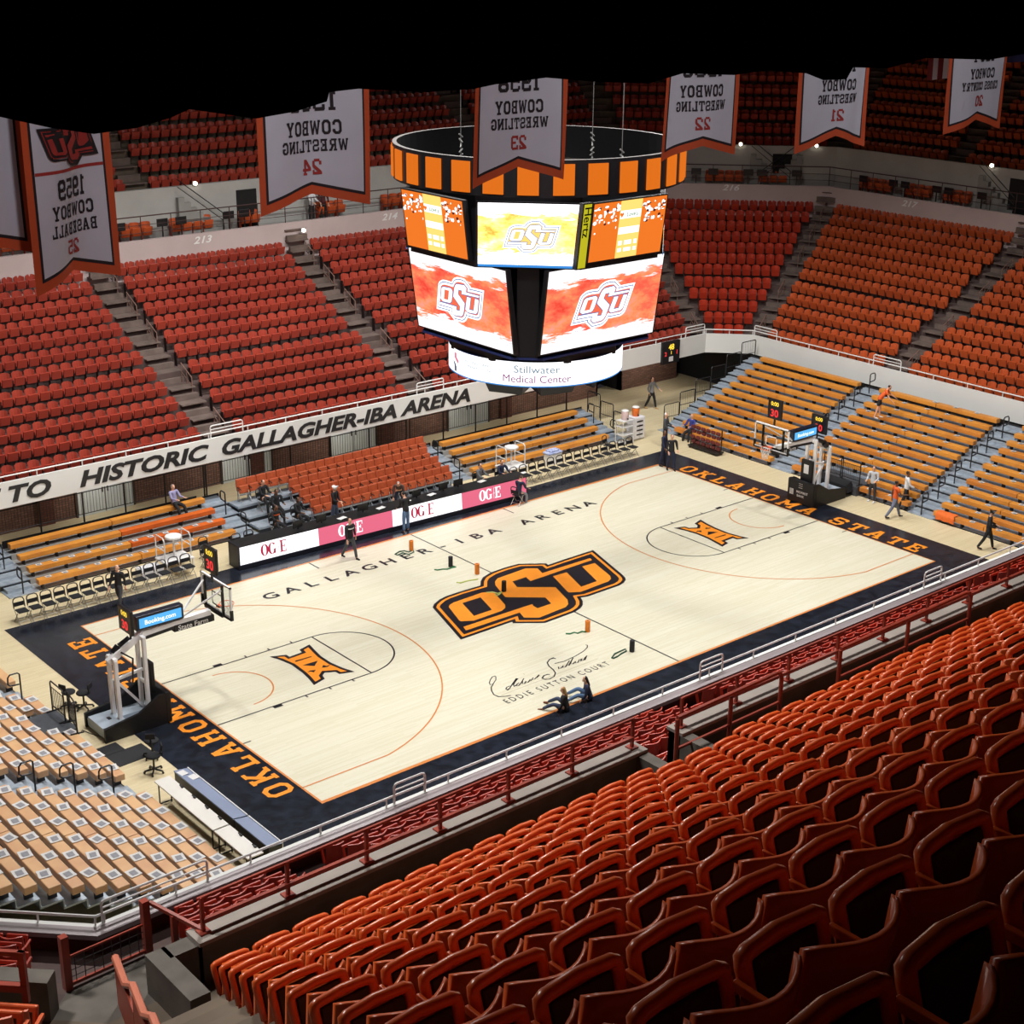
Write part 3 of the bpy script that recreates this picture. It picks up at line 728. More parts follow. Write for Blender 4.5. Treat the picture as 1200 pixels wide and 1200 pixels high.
# ------------------------------------------------------------------ aisle steps, rails
mb = MB()
def aisle_steps(mb, c0, dirv, rows, wid, half=True):
    dv = Vector(dirv).normalized(); sv = Vector((-dv.y, dv.x))
    for (d, z, rise, run) in rows:
        p = Vector(c0)+dv*d
        M_ = Matrix(((sv.x, dv.x, 0, p.x), (sv.y, dv.y, 0, p.y), (0, 0, 1, 0), (0, 0, 0, 1)))
        mb.box(-wid/2, wid/2, -run-.02, -run*.5, z-rise, z-rise*.5, 0, M_); mb.box(-wid/2, wid/2, -.02-run*.5, .35, z-.04, z+.012, 0, M_)
lr = []
for k in range(12):
    d, z = lrow(k)
    if k: lr.append((d-.72+.0, z, LRISE, .42))
lr += [(10.5, 8.46, .46, .34), (10.78, 8.94, .48, .3), (10.98, 9.44, .5, .24)]
for x, _ in AISLE[0]: aisle_steps(mb, (x, FY), (0, 1), lr, 1.15)
for _, y in AISLE[2]: aisle_steps(mb, (FX, y), (1, 0), lr, 1.15)
o0, o1 = octo(0), octo(1)
for vi in (1, 2):
    dv = Vector(o1[vi])-Vector(o0[vi]); kf = dv.length
    aisle_steps(mb, o0[vi], dv, [(d*kf, z, r, u*kf) for d, z, r, u in lr], 1.1)
ur = [(urow(k)[0]-.48, urow(k)[1], URISE, .45) for k in range(1, 15)]
for x, _ in UA[0]: aisle_steps(mb, (x, FY), (0, 1), ur, 1.15)
for _, y in UA[2]: aisle_steps(mb, (FX, y), (1, 0), ur, 1.15)
for vi in (1, 2):
    dv = Vector(o1[vi])-Vector(o0[vi]); kf = dv.length
    aisle_steps(mb, o0[vi], dv, [(d*kf, z, r, u*kf) for d, z, r, u in ur], 1.1)
struct(mb.build('floor_aisle_steps', STEP))
AR = mat('aisle_rail_metal', (150, 118, 106), .4, .15, 5, metal=.3)
def aisle_rail(c0, dirv, k0, k1, lab, fn=lrow, w=0.):
    dv = Vector(dirv).normalized(); kf = Vector(dirv).length; c0 = Vector(c0)
    pts = []
    for k in (k0, k1):
        d, z = fn(k); p = c0+dv*d*kf; pts.append(Vector((p.x, p.y, z)))
    u = Vector((0, 0, .85)); m = MB()
    m.tube([pts[0], pts[0]+u, pts[1]+u, pts[1]], .025); m.tube([pts[0]+u*.55, pts[1]+u*.55], .018)
    md = (pts[0]+pts[1])/2; m.tube([md, md+u], .02)
    tag(m.build('aisle_handrail', AR), lab, 'handrail', 'slim handrails up the aisles of the far stands')
nm = {-15.2: 'aisle left of the left banners', -4.65: 'aisle left of section 213', 5.8: 'aisle between sections 213 and 214', 16.3: 'aisle behind the hanging scoreboard'}
sp = [(0, 1, 'lowest'), (3, 4, 'second lowest'), (6, 7, 'middle'), (8, 9, 'second highest'), (10, 11, 'highest')]
for x, _ in AISLE[0]:
    for k0, k1, w in sp: aisle_rail((x+.45, FY), (0, 1), k0, k1, 'slim metal handrail, %s on the %s' % (w, nm[x]))
for k0, k1, w in sp: aisle_rail((FX, 3.6-.45), (1, 0), k0, k1, 'slim metal handrail, %s on the aisle right of section 217' % w)
for vi, w2 in ((1, 'left'), (2, 'right')):
    for k0, k1, w in sp: aisle_rail(o0[vi], Vector(o1[vi])-Vector(o0[vi]), k0, k1, 'slim metal handrail, %s on the aisle %s of section 216' % (w, w2))
# white pipe rail along the fascia, with raised hoops at the aisle feet
for i, w in ((0, 'far'), (1, 'corner'), (2, 'right-hand'), (4, 'near'), (5, 'near corner'), (6, 'left-hand')):
    a, b, t, n = seg_frame(i, .06); m = MB(); Ln = (b-a).length; k = max(2, int(Ln/1.8))
    m.tube([(a.x, a.y, 3.84), (b.x, b.y, 3.84)], .03)
    for q in range(k+1):
        p = a+t*(Ln*min(max(q/k, .004), .996)); m.tube([(p.x, p.y, 3.6), (p.x, p.y, 3.84)], .022)
    tag(m.build('fascia_rail', WHM), 'low white pipe rail on top of the %s fascia' % w, 'railing', 'white rails on the fascia')
def hoop(i, s0, s1, lab):
    a, b, t, n = seg_frame(i, .06); m = MB(); q = [a+t*s0, a+t*s1]; e = t*.09
    m.tube([(*q[0], 3.62), (*q[0], 4.06), (*(q[0]+e*.3), 4.12), (*(q[0]+e), 4.14), (*(q[1]-e), 4.14), (*(q[1]-e*.3), 4.12), (*q[1], 4.06), (*q[1], 3.62)], .028)
    m.tube([(*q[0], 3.98), (*q[1], 3.98)], .02)
    tag(m.build('hoop_rail', WHM), lab, 'railing', 'raised white hoops on the fascia rail')
oa = octo(.06)
for x, w in ((-4.65, 'above the word GALLAGHER on the far fascia'), (5.8, 'above the word ARENA on the far fascia'), (16.3, 'above the small scoreboard beside the corner')):
    hoop(0, x-oa[0][0]-.75, x-oa[0][0]+.75, 'raised white hoop rail '+w)
hoop(0, oa[1][0]-oa[0][0]-1.5, oa[1][0]-oa[0][0]-.1, 'raised white hoop rail at the left end of the corner fascia')
hoop(2, .1, 1.6, 'raised white hoop rail at the right end of the corner fascia'); hoop(2, oa[2][1]-3.6-.8, oa[2][1]-3.6+.8, 'raised white hoop rail above the right bleachers')
for xx, w in ((-16.1, 'nearest the tables at the left'), (-5.6, 'below the seated pair'), (7.0, 'third from the left along the near fascia'), (0.85, 'second from the left along the near fascia')):
    pass
for px, w in ((478, 'on the near fascia below the left three-point arc'), (832, 'on the near fascia just right of the half-way line'), (1092, 'on the near fascia by the right end line')):
    ex = {478: 906, 832: 775, 1092: 670}[px]
    x = at(px, ex, y=-FY).x; hoop(4, oa[4][0]-x-.45, oa[4][0]-x+.45, 'raised white hoop rail '+w)
hoop(4, oa[4][0]-oa[5][0]-2.6, oa[4][0]-oa[5][0]-.15, 'raised white double rail by the near left corner of the fascia')
# fascia inside of the near stand
mb = MB(); band(mb, .125, .125, 3.62, 2.65, 0, (4, 5, 6)); struct(mb.build('trim_fascia_inside', MARO))
mb = MB(); ringwall(mb, .125, .42, 3.52, 3.63, 0, (4, 5, 6)); struct(mb.build('trim_fascia_sill', mat('silver_sill', (150, 140, 142), .38, .1, 1, metal=.2)))
# concourse rail
for i, w in ((0, 'far'), (1, 'corner'), (2, 'right-hand')):
    a, b, t, n = seg_frame(i, 11.05); m = MB(); Ln = (b-a).length; k = int(Ln/1.5)
    for h, r_ in ((10.85, .03), (10.45, .015), (10.1, .015)): m.tube([(*a, h), (*b, h)], r_, 5)
    for q in range(k+1): p = a+t*(Ln*q/k); m.tube([(*p, 9.75), (*p, 10.85)], .022, 5)
    tag(m.build('concourse_rail', mat('concourse_rail_metal', (74, 50, 46), .6, .2)), 'thin metal balustrade on the low wall along the %s concourse' % w, 'railing', 'concourse balustrades')
    m = MB(); band(m, 11.05, 11.05, 9.8, 10.75, 0, (i,))
# guard rail on the near parapet
def guard(name, x0, x1, lab, n=None):
    t = thing(name, lab, 'railing', (x0, -26.0, 11.9)); Ln = x1-x0
    m = MB(); m.bar((0, 0, .46), (Ln, 0, .46), .03, .035); m.build('top_rail', RDM, t)
    m = MB(); m.bar((0, -.02, .16), (Ln, -.02, .16), .05, .055); m.build('lower_rail', RDM, t)
    k = n or max(1, round(Ln/1.18))
    for q in range(k+1):
        m = MB(); x = Ln*q/k; m.box(x-.022, x+.022, -.02, .02, .0, .47); m.box(x-.07, x+.07, -.07, .07, 0, .02); m.build('post', RDM, t)
    return t
guard('guard_rail', -27.6, -20.7, 'maroon metal guard rail on the parapet, left of the gap')
guard('guard_rail', -19.7, 3, 'maroon metal guard rail on the parapet, right of the gap')
def corner_rail():
    a, b, t, n = seg_frame(5, 12.2); L0 = 6
    # runs along the splayed parapet towards the left
    o = thing('guard_rail', 'maroon metal guard rail on the splayed parapet at the lower left', 'railing', (-29.6, -26.0, 11.9), math.atan2(1, -1))
    m = MB(); m.bar((.1, 0, .62), (L0, 0, .62), .05, .06); m.build('top_rail', RDM, o)
    m = MB(); m.bar((.1, 0, .18), (L0, 0, .18), .07, .09); m.build('lower_rail', RDM, o)
    for q in range(5):
        m = MB(); m.box(.1+q*1.2, .17+q*1.2, -.03, .03, 0, .65); m.build('post', RDM, o)
corner_rail()
# free-standing pipe rails in front of the first seat row
def pipe_rail(x0, x1, z0, hs, lab):
    t = thing('pipe_rail', lab, 'railing', (x0, -26.35, z0)); Ln = x1-x0; m = MB()
    m.tube([(0, 0, hs), (Ln*.94, 0, hs+.05), (Ln*.98, 0, hs+.03), (Ln, 0, hs-.06)], .035, 8); m.build('top_rail', RDM, t)
    m = MB(); m.tube([(0, 0, hs*.5), (Ln, 0, hs*.5+.03)], .025, 8); m.build('lower_rail', RDM, t)
    for q in (0, .5, 1):
        m = MB(); m.tube([(Ln*q, 0, 0), (Ln*q, 0, hs-.02 if q < 1 else hs-.05)], .034, 8); m.build('post', RDM, t)
pipe_rail(-20.15, -17.9, 11.33, 1.0, 'maroon pipe rail with rounded end, beside the parapet gap')
pipe_rail(-16.5, -13.0, 11.33, 1.0, 'longer maroon pipe rail with rounded end, right of the parapet gap')
# gate of wire mesh in the left opening, flanked by tall posts
GW_ = math.hypot(gR.x-gL.x, gR.y-gL.y)
g = thing('mesh_gate', 'wire mesh gate between two maroon posts at the stair opening', 'gate', (gL.x, gL.y, 11.33), math.atan2(gR.y-gL.y, gR.x-gL.x))
for x, hh in ((0, .72), (GW_, .74)):
    m = MB(); m.box(x-.045, x+.045, -.045, .045, 0, hh); m.build('post', RDM, g)
m = MB(); m.bar((0, 0, .05), (GW_, 0, .05), .03, .04); m.bar((0, 0, .42), (GW_, 0, .42), .02, .025)
m.build('gate_frame', RDM, g)
m = MB()
for q in range(1, 9): m.tube([(q*GW_/9, 0, .05), (q*GW_/9, 0, .42)], .006, 4)
for q in range(1, 4): m.tube([(0, 0, .05+q*.09), (GW_, 0, .05+q*.09)], .006, 4)
m.build('wire_mesh', BKM, g)
sr = thing('stair_rail', 'sloping maroon rail from the tall post down to the parapet corner', 'railing', (gR.x, gR.y, 11.33)); m = MB(); e_ = Vector((-27.6-gR.x, -25.98-gR.y, .58)); p1_ = Vector((.06, -.03, .7))
m.bar(p1_, e_, .045, .045); m.build('top_rail', RDM, sr)
m = MB(); q_ = p1_*.55+e_*.45; m.box(q_.x-.035, q_.x+.035, q_.y-.03, q_.y+.03, 0, q_.z); m.build('post', RDM, sr)
# handrail down the aisle at the lower left: plates capped with pipe
p0 = at(135, 1122, z=11.95); p1 = at(186, 1203, z=12.75); dd = p1-p0; hz = math.atan2(dd.y, dd.x)
h = thing('aisle_centre_rail', 'orange sheet-metal rail with a pipe cap running down the near aisle', 'railing', (p0.x, p0.y, 11.33), hz)
LL_ = math.hypot(dd.x, dd.y)/2.3
for q in range(6):
    x = LL_*q; zf = .0+.33*max(0, q); zt = .62+.35*q
    m = MB(); m.box(x+.01, x+LL_-.01, -.02, .02, zf-.3 if q else zf, zt); m.build('plate', SEATS, h)
    m = MB(); m.tube([(x, 0, zt), (x+LL_*.55, 0, zt+.03), (x+LL_, 0, zt+.34)], .045, 8); m.build('pipe_cap', mat('pipe_cap_salmon', (196, 116, 92), .4, .1), h)
# short stairs from the upper stand down to the concourse, with rail and bulb
for px, py, s, w in ((205, 195, 0, 'left of banner 24'), (880, 180, 1, 'behind banner 22'), (940, 190, 1, 'below banner 21'), (1150, 190, 2, 'below banner 20')):
    a, b, t, n = seg_frame(s, 11.95); nn = Vector((n.x, n.y, 0)); d = at(px, py, z=5)-Vector(CAM)
    p = Vector(CAM)+d*((Vector((*a, 0))-Vector(CAM)).dot(nn)/d.dot(nn)); xd = t if t.dot(Vector((rt.x, rt.y))) > 0 else -t
    sg = -1 if px == 940 else 1
    o_ = thing('concourse_stair', 'small concrete stair with metal rail against the grey wall, '+w, 'stair', (p.x, p.y, 9.46), math.atan2(xd.y, xd.x), 'stairs from concourse to upper stand')
    m = MB()
    for q in range(7): m.box(sg*q*.32 if sg > 0 else -(q+1)*.32, (sg*q*.32+.32) if sg > 0 else -q*.32, -.12, .12, 0, 1.9-.26*q)
    m.build('steps', mat('stair_concrete', (150, 150, 146), .85, .15, 1), o_)
    m = MB(); m.tube([(0, -.13, 2.75), (sg*2.3, -.13, 1.0), (sg*2.3, -.13, .1)], .025); m.tube([(0, -.13, 2.4), (sg*2.3, -.13, .65)], .018); m.build('rail', BKM, o_)
# ------------------------------------------------------------------ hanging scoreboard
sb = thing('hanging_scoreboard', 'big four-sided video scoreboard hanging over centre court under a black and orange ring', 'scoreboard', (0, 0, 0))
A0 = math.degrees(math.atan2(CAM[1], CAM[0]))
m = MB(); R0, ZB, ZT = 4.9, 15.3, 16.45
m.lathe([(R0-.12, ZB), (R0, ZB), (R0, ZT-.05), (R0-.02, ZT)], 64, 0)
m2 = MB(); n = 64
def cyl(mb, r, z0, z1, mi=0, n=64, inv=False):
    vs = [(r*math.cos(2*math.pi*j/n), r*math.sin(2*math.pi*j/n), z) for z in (z0, z1) for j in range(n)]
    mb.add(vs, [((j, (j+1) % n, n+(j+1) % n, n+j) if not inv else (j, n+j, n+(j+1) % n, (j+1) % n)) for j in range(n)], mi)
def disc(mb, r0, r1, z, mi=0, n=64, flip=False):
    vs = [(r*math.cos(2*math.pi*j/n), r*math.sin(2*math.pi*j/n), z) for r in (r0, r1) for j in range(n)]
    mb.add(vs, [((j, n+j, n+(j+1) % n, (j+1) % n) if not flip else (j, (j+1) % n, n+(j+1) % n, n+j)) for j in range(n)], mi)
m = MB(); cyl(m, R0, ZB, ZT, 0); cyl(m, R0-.14, ZB, ZT, 1, inv=True); disc(m, R0-.14, R0, ZT, 2); disc(m, R0-.14, R0, ZB, 0, flip=True)
RB = mat('ring_black', (18, 18, 21), .35, .2, 4)
m.build('ring', [RB, mat('ring_lining', (7, 7, 8), .9, .1, spec=.1), mat('ring_rim_grey', (96, 92, 90), .5, .1)], sb)
for q in range(28):
    a = A0-3.5+q*360/28; m = MB(); vs = []
    half = math.degrees(.33/R0)
    for r in (R0+.005, R0+.05):
        for z in (ZB+.08, ZT-.12):
            for k in range(4): t = R(a-half+2*half*k/3); vs.append((r*math.cos(t), r*math.sin(t), z))
    f = []
    for k in range(3): f.append((8+k, 8+k+1, 12+k+1, 12+k)); f.append((4+k, 4+k+1, 12+k+1, 12+k)); f.append((k, k+1, 9+k, 8+k))
    f += [(0, 8, 12, 4), (3, 7, 15, 11)]
    m.add(vs, f); m.build('orange_panel', RINGO, sb)
def octpoly(a, hw): return [(a, -hw), (a, hw), (hw, a), (-hw, a), (-a, hw), (-a, -hw), (-hw, -a), (hw, -a)]
m = MB(); m.prism(octpoly(4.1, 1.72), 12.95, 15.28); m.prism(octpoly(3.0, 2.5), 9.95, 12.95); m.prism(octpoly(2.9, 1.1), 9.55, 9.95)
m.build('core', mat('core_black', (14, 15, 20), .45, .2, 3), sb)
NAVY = mat('soffit_navy', (28, 42, 92), .4, .1)
m = MB(); m.prism(octpoly(3.15, 2.4), 9.9, 9.97); m.build('soffit', NAVY, sb)
SCR_R = screen_mat('screen_splash_red', 'red', 1.25); SCR_W = screen_mat('screen_splash_pale', 'pale', 2.5)
def sframe(ang, ap, off=0., k=0., z1=0.):
    """x runs to the viewer's right across the screen, y is height, z out of it; k leans the foot of the screen inwards"""
    a = R(ang); n = Vector((math.cos(a), math.sin(a), 0)); x = Vector((-n.y, n.x, 0)); y = Vector((0, 0, 1))+n*k; o = n*(ap-k*z1)+x*off
    return Matrix(((x.x, y.x, n.x, o.x), (x.y, y.y, n.y, o.y), (x.z, y.z, n.z, o.z), (0, 0, 0, 1)))
def screen(name, ang, ap, off, w, z0, z1, material, parent=sb, wb=None, k=0.):
    Mx = sframe(ang, ap, off, k, z1); wb = wb or w
    m = MB(); m.box(-w/2-.05, w/2+.05, z0-.04, z1+.04, -.18, -.002, 1, Mx); m.add([(-wb/2, z0, .004), (wb/2, z0, .004), (w/2, z1, .004), (-w/2, z1, .004)], [(0, 1, 2, 3)], 0, Mx)
    me = m.mesh(name, [material, BPLA]); uv = me.uv_layers.new(name='UVMap')
    for li, c in zip(list(me.polygons[-1].loop_indices), ((0, 0), (1, 0), (1, 1), (0, 1))): uv.data[li].uv = c
    return ob(name, me, parent), Mx
LC = (sum(p[0] for p in LOGO_OUT)/len(LOGO_OUT), sum(p[1] for p in LOGO_OUT)/len(LOGO_OUT))
LX = [min(p[0] for p in LOGO_OUT), max(p[0] for p in LOGO_OUT)]; LYY = [min(p[1] for p in LOGO_OUT), max(p[1] for p in LOGO_OUT)]
def put_logo(name, Mx, cx, cy, width, parent, fills, z=.01, fx=1):
    k = width/(LX[1]-LX[0]); ox, oy = sum(LX)/2, sum(LYY)/2
    T = lambda p: [(cx+fx*(x-ox)*k, cy+(y-oy)*k*1.08) for x, y in p]
    m = MB(); mats_ = []
    def lay(p, i, mt):
        if mt not in mats_: mats_.append(mt)
        m.flat(T(p), z+.004*i, mats_.index(mt), Mx)
    a, b, c, d = fills
    lay(inset(LOGO_OUT, -.2), 0, a); lay(LOGO_OUT, 1, b); lay(inset(LOGO_OUT, .1), 2, a); lay(inset(LOGO_OUT, .34), 3, c)
    for p in (LOGO_O, LOGO_S, LOGO_U): lay(inset(p, -.09), 4, b); lay(p, 5, d)
    lay(LOGO_OH, 6, c)
    return m.build(name, mats_, parent)
LEDC = E_((242, 110, 78), 1.1, 'led_coral')
LEDST = E_((96, 130, 190), .9, 'led_steel_blue')
for ang in (180, -90, 0, 90):
    s, Mx = screen('lower_screen', ang, 3.56, 0, 5.15, 10.13, 12.9, SCR_R, wb=5.1, k=.137)
    put_logo('screen_emblem', Mx, 0, 11.5, 2.6, s, (LEDW, LEDST, LEDC, LEDW))
for ang in (-135, -45, 45, 135):
    s, Mx = screen('upper_screen', ang, 4.28, .02, 3.2, 13.1, 15.03, SCR_W)
    put_logo('screen_emblem', Mx, .1, 14.0, 1.75, s, (LEDW, LEDST, LEDYB, LEDW))
    m = MB(); m.box(-1.6, 1.6, 13.02, 13.1, -.02, .01, 0, Mx); m.build('screen_edge_light', LEDB, s)
for ang in (180, -90, 0, 90):
    off = -.0
    s, Mx = screen('upper_screen', ang, 4.54, off, 3.2, 13.2, 15.06, LEDO, k=.13)
    m = MB(); z = .008
    m.box(-.45, .5, 13.2, 15.06, z, z+.004, 0, Mx)                       # amber column
    for zz, h in ((14.48, .26), (13.98, .22), (13.62, .14), (13.4, .12)):
        for x0, x1 in (((-.43, .48),) if h > .2 else ((-.38, -.22), (-.12, .2), (.3, .44))): m.box(x0, x1, zz, zz+h, z+.005, z+.009, 1, Mx)
    m.build('score_column', [LEDYB, LEDW], s)
    m = MB(); rnd = random.Random(3)
    for q in range(80):
        x = rnd.choice([rnd.uniform(-1.55, -.5), rnd.uniform(.55, 1.55)]); y = 14.95-abs(rnd.gauss(0, .33)); w_, h_ = rnd.uniform(.03, .17), rnd.uniform(.03, .13)
        m.flat([(x-w_/2, y-h_*.4), (x, y-h_*.6), (x+w_*.5, y-h_*.2), (x+w_*.4, y+h_*.4), (x-w_*.1, y+h_*.5), (x-w_*.5, y+h_*.2)], z+.0003*q, 0 if rnd.random() < .7 else 1, Mx)
    m.build('paint_splash', [LEDW, E_((110, 50, 60), .5, 'led_plum')], s)
    m = MB(); v, f = text("Love's", .2, bold=.015); m.add([(x+.1, y+14.54, z+.012) for x, y, z_ in v], f, 0, Mx)
    m.add([(-.36+a*.1, 14.6+b*.1, z+.012) for a, b in ((0, -.9), (.8, .1), (.8, .6), (.4, .8), (0, .5), (-.4, .8), (-.8, .6), (-.8, .1))], [tuple(range(8))], 1, Mx)
    m.build('screen_lettering', [LEDG, LEDO], s)
# lime strip sign beside the right-hand upper screen
for ang in (-90, 90):
    s, Mx = screen('strip_sign', ang, 4.5, -1.83, .32, 13.04, 15.08, LEDHY, k=.13)
    m = MB(); v, f = text('Hertz', .42, bold=.012); T = Mx @ frame((-.12, 14.98, .012), (0, -1, 0), (1, 0, 0)); w0 = min(a[0] for a in v)
    m.add([(a[0]-w0, a[1], 0) for a in v], f, 0, T); m.build('sign_lettering', E_((24, 26, 14), .3, 'led_black'), s)
# white ring display at the bottom
m = MB(); RR, z0, z1 = 3.05, 8.74, 9.6
cyl(m, RR, z0+.04, z1, 0, 72); cyl(m, RR, z0, z0+.04, 1, 72); cyl(m, RR-.1, z0, z1, 2, 72, inv=True); disc(m, RR-.1, RR, z1, 2, 72); disc(m, RR-.1, RR, z0, 1, 72, True); disc(m, .01, RR-.1, z0+.3, 2, 72, True); disc(m, .01, RR-.1, z0+.34, 2, 72)
rg = m.build('ring_display', [LEDW, LEDB, NAVY], sb); rg['label'] = 'curved white ring display with a blue lower edge'
def curved(name, body, h, zc, a_deg, mt, bold=.0, xs=1.0, parent=rg):
    v, f = text(body, h, bold=bold); m = MB(); out = []
    for x, y, _ in v: t = R(a_deg)+x*xs/(RR+.012); out.append(((RR+.012)*math.cos(t), (RR+.012)*math.sin(t), zc+y))
    m.add(out, f); return m.build(name, mt, parent)
curved('ring_lettering', 'Stillwater', .36, 9.23, A0+1, LEDGY, 0, 1.15); curved('ring_lettering', 'Medical Center', .36, 8.9, A0+1, LEDPU, 0, 1.05)
curved('ring_lettering', 'WOUND CARE', .12, 9.3, A0-41, LEDGY, .0, 1.4); curved('ring_lettering', 'HYPERBARIC CLINIC', .12, 9.14, A0-40, LEDGY, .0, 1.25)
m = MB()
for a, z, mt, pts in ((A0-63, 9.32, 0, [(-.1, .16), (.05, .16), (.05, .02), (.22, -.1), (.16, -.2), (-.1, -.02)]), (A0-64, 9.05, 1, [(-.2, .16), (.0, .06), (.1, -.06), (.1, -.22), (-.04, -.22), (-.05, -.06)])):
    m.add([((RR+.012)*math.cos(R(a)+x/RR), (RR+.012)*math.sin(R(a)+x/RR), z+y) for x, y in pts], [tuple(range(6))], mt)
m.build('ring_mark', [LEDP, LEDN], rg)
for q, (a, r_) in enumerate(((A0-28, 2.0), (A0+20, 1.9), (A0+75, 2.0), (A0-90, 2.0), (A0+160, 2.0))):
    m = MB(); Mx = Matrix.Translation((r_*math.cos(R(a)), r_*math.sin(R(a)), 0)) @ Matrix.Rotation(R(a+8), 4, 'Z')
    m.add([(-.45, -.8, 8.95), (.5, -.8, 8.95), (.5, .8, 8.95), (-.45, .8, 8.95), (-.3, -.75, 8.42), (.2, -.6, 8.22), (.2, .6, 8.22), (-.3, .75, 8.42)], [(0, 1, 2, 3)[::-1], (4, 5, 6, 7)[::-1], (0, 1, 5, 4), (1, 2, 6, 5), (2, 3, 7, 6), (3, 0, 4, 7)], 0, Mx)
    m.build('speaker_box', mat('speaker_navy_black', (20, 24, 40), .5, .2), sb)
for q in range(4):
    a = A0+55+90*q; m = MB(); x, y = 3.3*math.cos(R(a)), 3.3*math.sin(R(a)); m.tube([(x, y, 15.2), (x, y, 27)], .012, 5)
    for k in range(7): m.tube([(x+.07*math.cos(k), y+.07*math.sin(k), 15.3+k*.17), (x-.07*math.cos(k), y-.07*math.sin(k), 15.42+k*.17)], .03, 5)
    m.build('hoist_chain', mat('chain_metal', (92, 90, 88), .5, .2), sb)

# ------------------------------------------------------------------ championship banners, seen from behind
CLO = mat('banner_cloth', (206, 206, 216), .8, .06, 1.2); BOR = mat('banner_border', (206, 84, 40), .75, .12, 2); BLN = mat('banner_black', (36, 26, 30), .8, .1); BRE = mat('banner_red', (170, 52, 46), .8, .1)
def banner(xc, yb, w, zn, ztip, ztop, lines, lab, rz=0., phase=0., drift=0., logo=False):
    t = thing('championship_banner', lab, 'banner', (xc, yb, 0), rz, 'championship banners over the near stand')
    hw = w/2
    def wave(x, z):
        s = (ztop-z)
        return .09*math.sin(2.2*x+phase+.35*s)*min(1, s/2)+.05*math.sin(4.1*x-phase*1.7+.5*s)+drift*.02*s
    def zb(x, ins): return (zn+ins*1.25)+(ztip-zn)*abs(x)/hw
    def sheet(ins, off, mi, mb):
        N, K = 30, 26; h2 = hw-ins; vs = []
        for i in range(N+1):
            x = -h2+2*h2*i/N; b = zb(x, ins)
            for k in range(K+1):
                z = b+(ztop-b)*k/K; vs.append((x+drift*.06*(ztop-z), wave(x, z)+off, z))
        c = K+1; mb.add(vs, [(i*c+k, (i+1)*c+k, (i+1)*c+k+1, i*c+k+1) for i in range(N) for k in range(K)], mi)
    m = MB(); sheet(0, 0, 0, m); m.build('border', BOR, t, True)
    m = MB()
    for s in (-1, 1): sheet(.15, .006*s, 0, m)
    m.build('edge_line', BLN, t, True)
    m = MB()
    for s in (-1, 1): sheet(.20, .012*s, 0, m)
    m.build('cloth', CLO, t, True)
    m = MB()
    for body, z, h, wid, mi in lines:
        if body == '|': 
            for s in (-1, 1): m.add([(x+drift*.06*(ztop-zz), wave(x, zz)+.018*s, zz) for x in [-hw+.2+(w-.4)*q/12 for q in range(13)] for zz in (z, z+h)], [(2*q, 2*q+2, 2*q+3, 2*q+1) for q in range(12)], mi)
            continue
        tmp = MB(); slab_text(tmp, body, None, h, gap=.16, total=wid, t=.22)
        # cut the strokes finely enough to follow the cloth
        bm = bmesh.new()
        for f in tmp.f: 
            try: bm.faces.new([bm.verts.new(tmp.v[i]) for i in f])
            except ValueError: pass
        bm.verts.index_update(); bm.faces.index_update()
        V = [v.co.copy() for v in bm.verts]; F = [[v.index for v in f.verts] for f in bm.faces]; bm.free()
        for s in (-1, 1):
            m.add([(-v.x+drift*.06*(ztop-z-v.y), wave(-v.x, z+v.y)+(.02+v.z)*s, z+v.y) for v in V], F, mi)
    m.build('lettering', [BLN, BRE], t)
    if logo:
        m = MB(); k = .95*w/ (LX[1]-LX[0])*.75; zc = logo; ox, oy = sum(LX)/2, sum(LYY)/2
        for p, i, mi in ((inset(LOGO_OUT, -.1), 0, 1), (inset(LOGO_OUT, .2), 1, 0), (inset(LOGO_OUT, .3), 2, 1), (LOGO_S, 3, 0), (LOGO_O, 3, 0), (LOGO_U, 3, 0)):
            for s in (-1, 1): m.add([(-(x-ox)*k+drift*.06*(ztop-zc), wave(-(x-ox)*k, zc+(y-oy)*k)+s*(.045+.006*i), zc+(y-oy)*k) for x, y in p], [tuple(range(len(p)))], mi)
        m.build('emblem', [BRE, BLN], t)
    m = MB(); m.tube([(-hw-.1, 0, ztop), (hw+.1, 0, ztop)], .03); m.tube([(-hw, 0, ztop), (-hw, 0, 27)], .008, 4); m.tube([(hw, 0, ztop), (hw, 0, 27)], .008, 4)
    m.build('hanging_pole', BKM, t)
    return t
YB = -12.
def bz(px, py): q = at(px, py, y=YB); return q.x, q.z
def std(num, year, s2, px_l, px_r, py_mid, py_notch, py_tip, lab, phase):
    xl, xr = at(px_l, py_mid, y=YB).x, at(px_r, py_mid, y=YB).x; xc = (xl+xr)/2; w = xr-xl
    pc = (px_l+px_r)/2
    zi = at(pc, py_notch, y=YB).z; zn = zi-.25; zt = (at(px_l, py_tip[0], y=YB).z+at(px_r, py_tip[1], y=YB).z)/2
    l = [(num, zi+.15, .32, .46, 1), (s2, zi+.62, .25, 1.6 if len(s2) < 12 else 1.9, 0), ('COWBOY', zi+.96, .3, 1.36, 0), (year, zi+1.45, .42, 1.2, 0)]
    if s2 == 'CROSS COUNTRY': pass
    banner(xc, YB, w, zn, zt, max(22.3, zn+3.6), l, lab, phase=phase)
std('24', '1959', 'WRESTLING', 302, 432, 200, 214, (262, 232), 'white championship banner numbered 24, left of the scoreboard', .4)
std('23', '1958', 'WRESTLING', 555, 660, 150, 183, (222, 210), 'white championship banner numbered 23, hanging in front of the scoreboard', 1.2)
std('22', '1956', 'WRESTLING', 778, 863, 140, 159, (190, 181), 'white championship banner numbered 22, at the right edge of the scoreboard', 2.1)
std('21', '1955', 'WRESTLING', 937, 1019, 130, 148, (180, 172), 'white championship banner numbered 21, second from the right', 3.3)
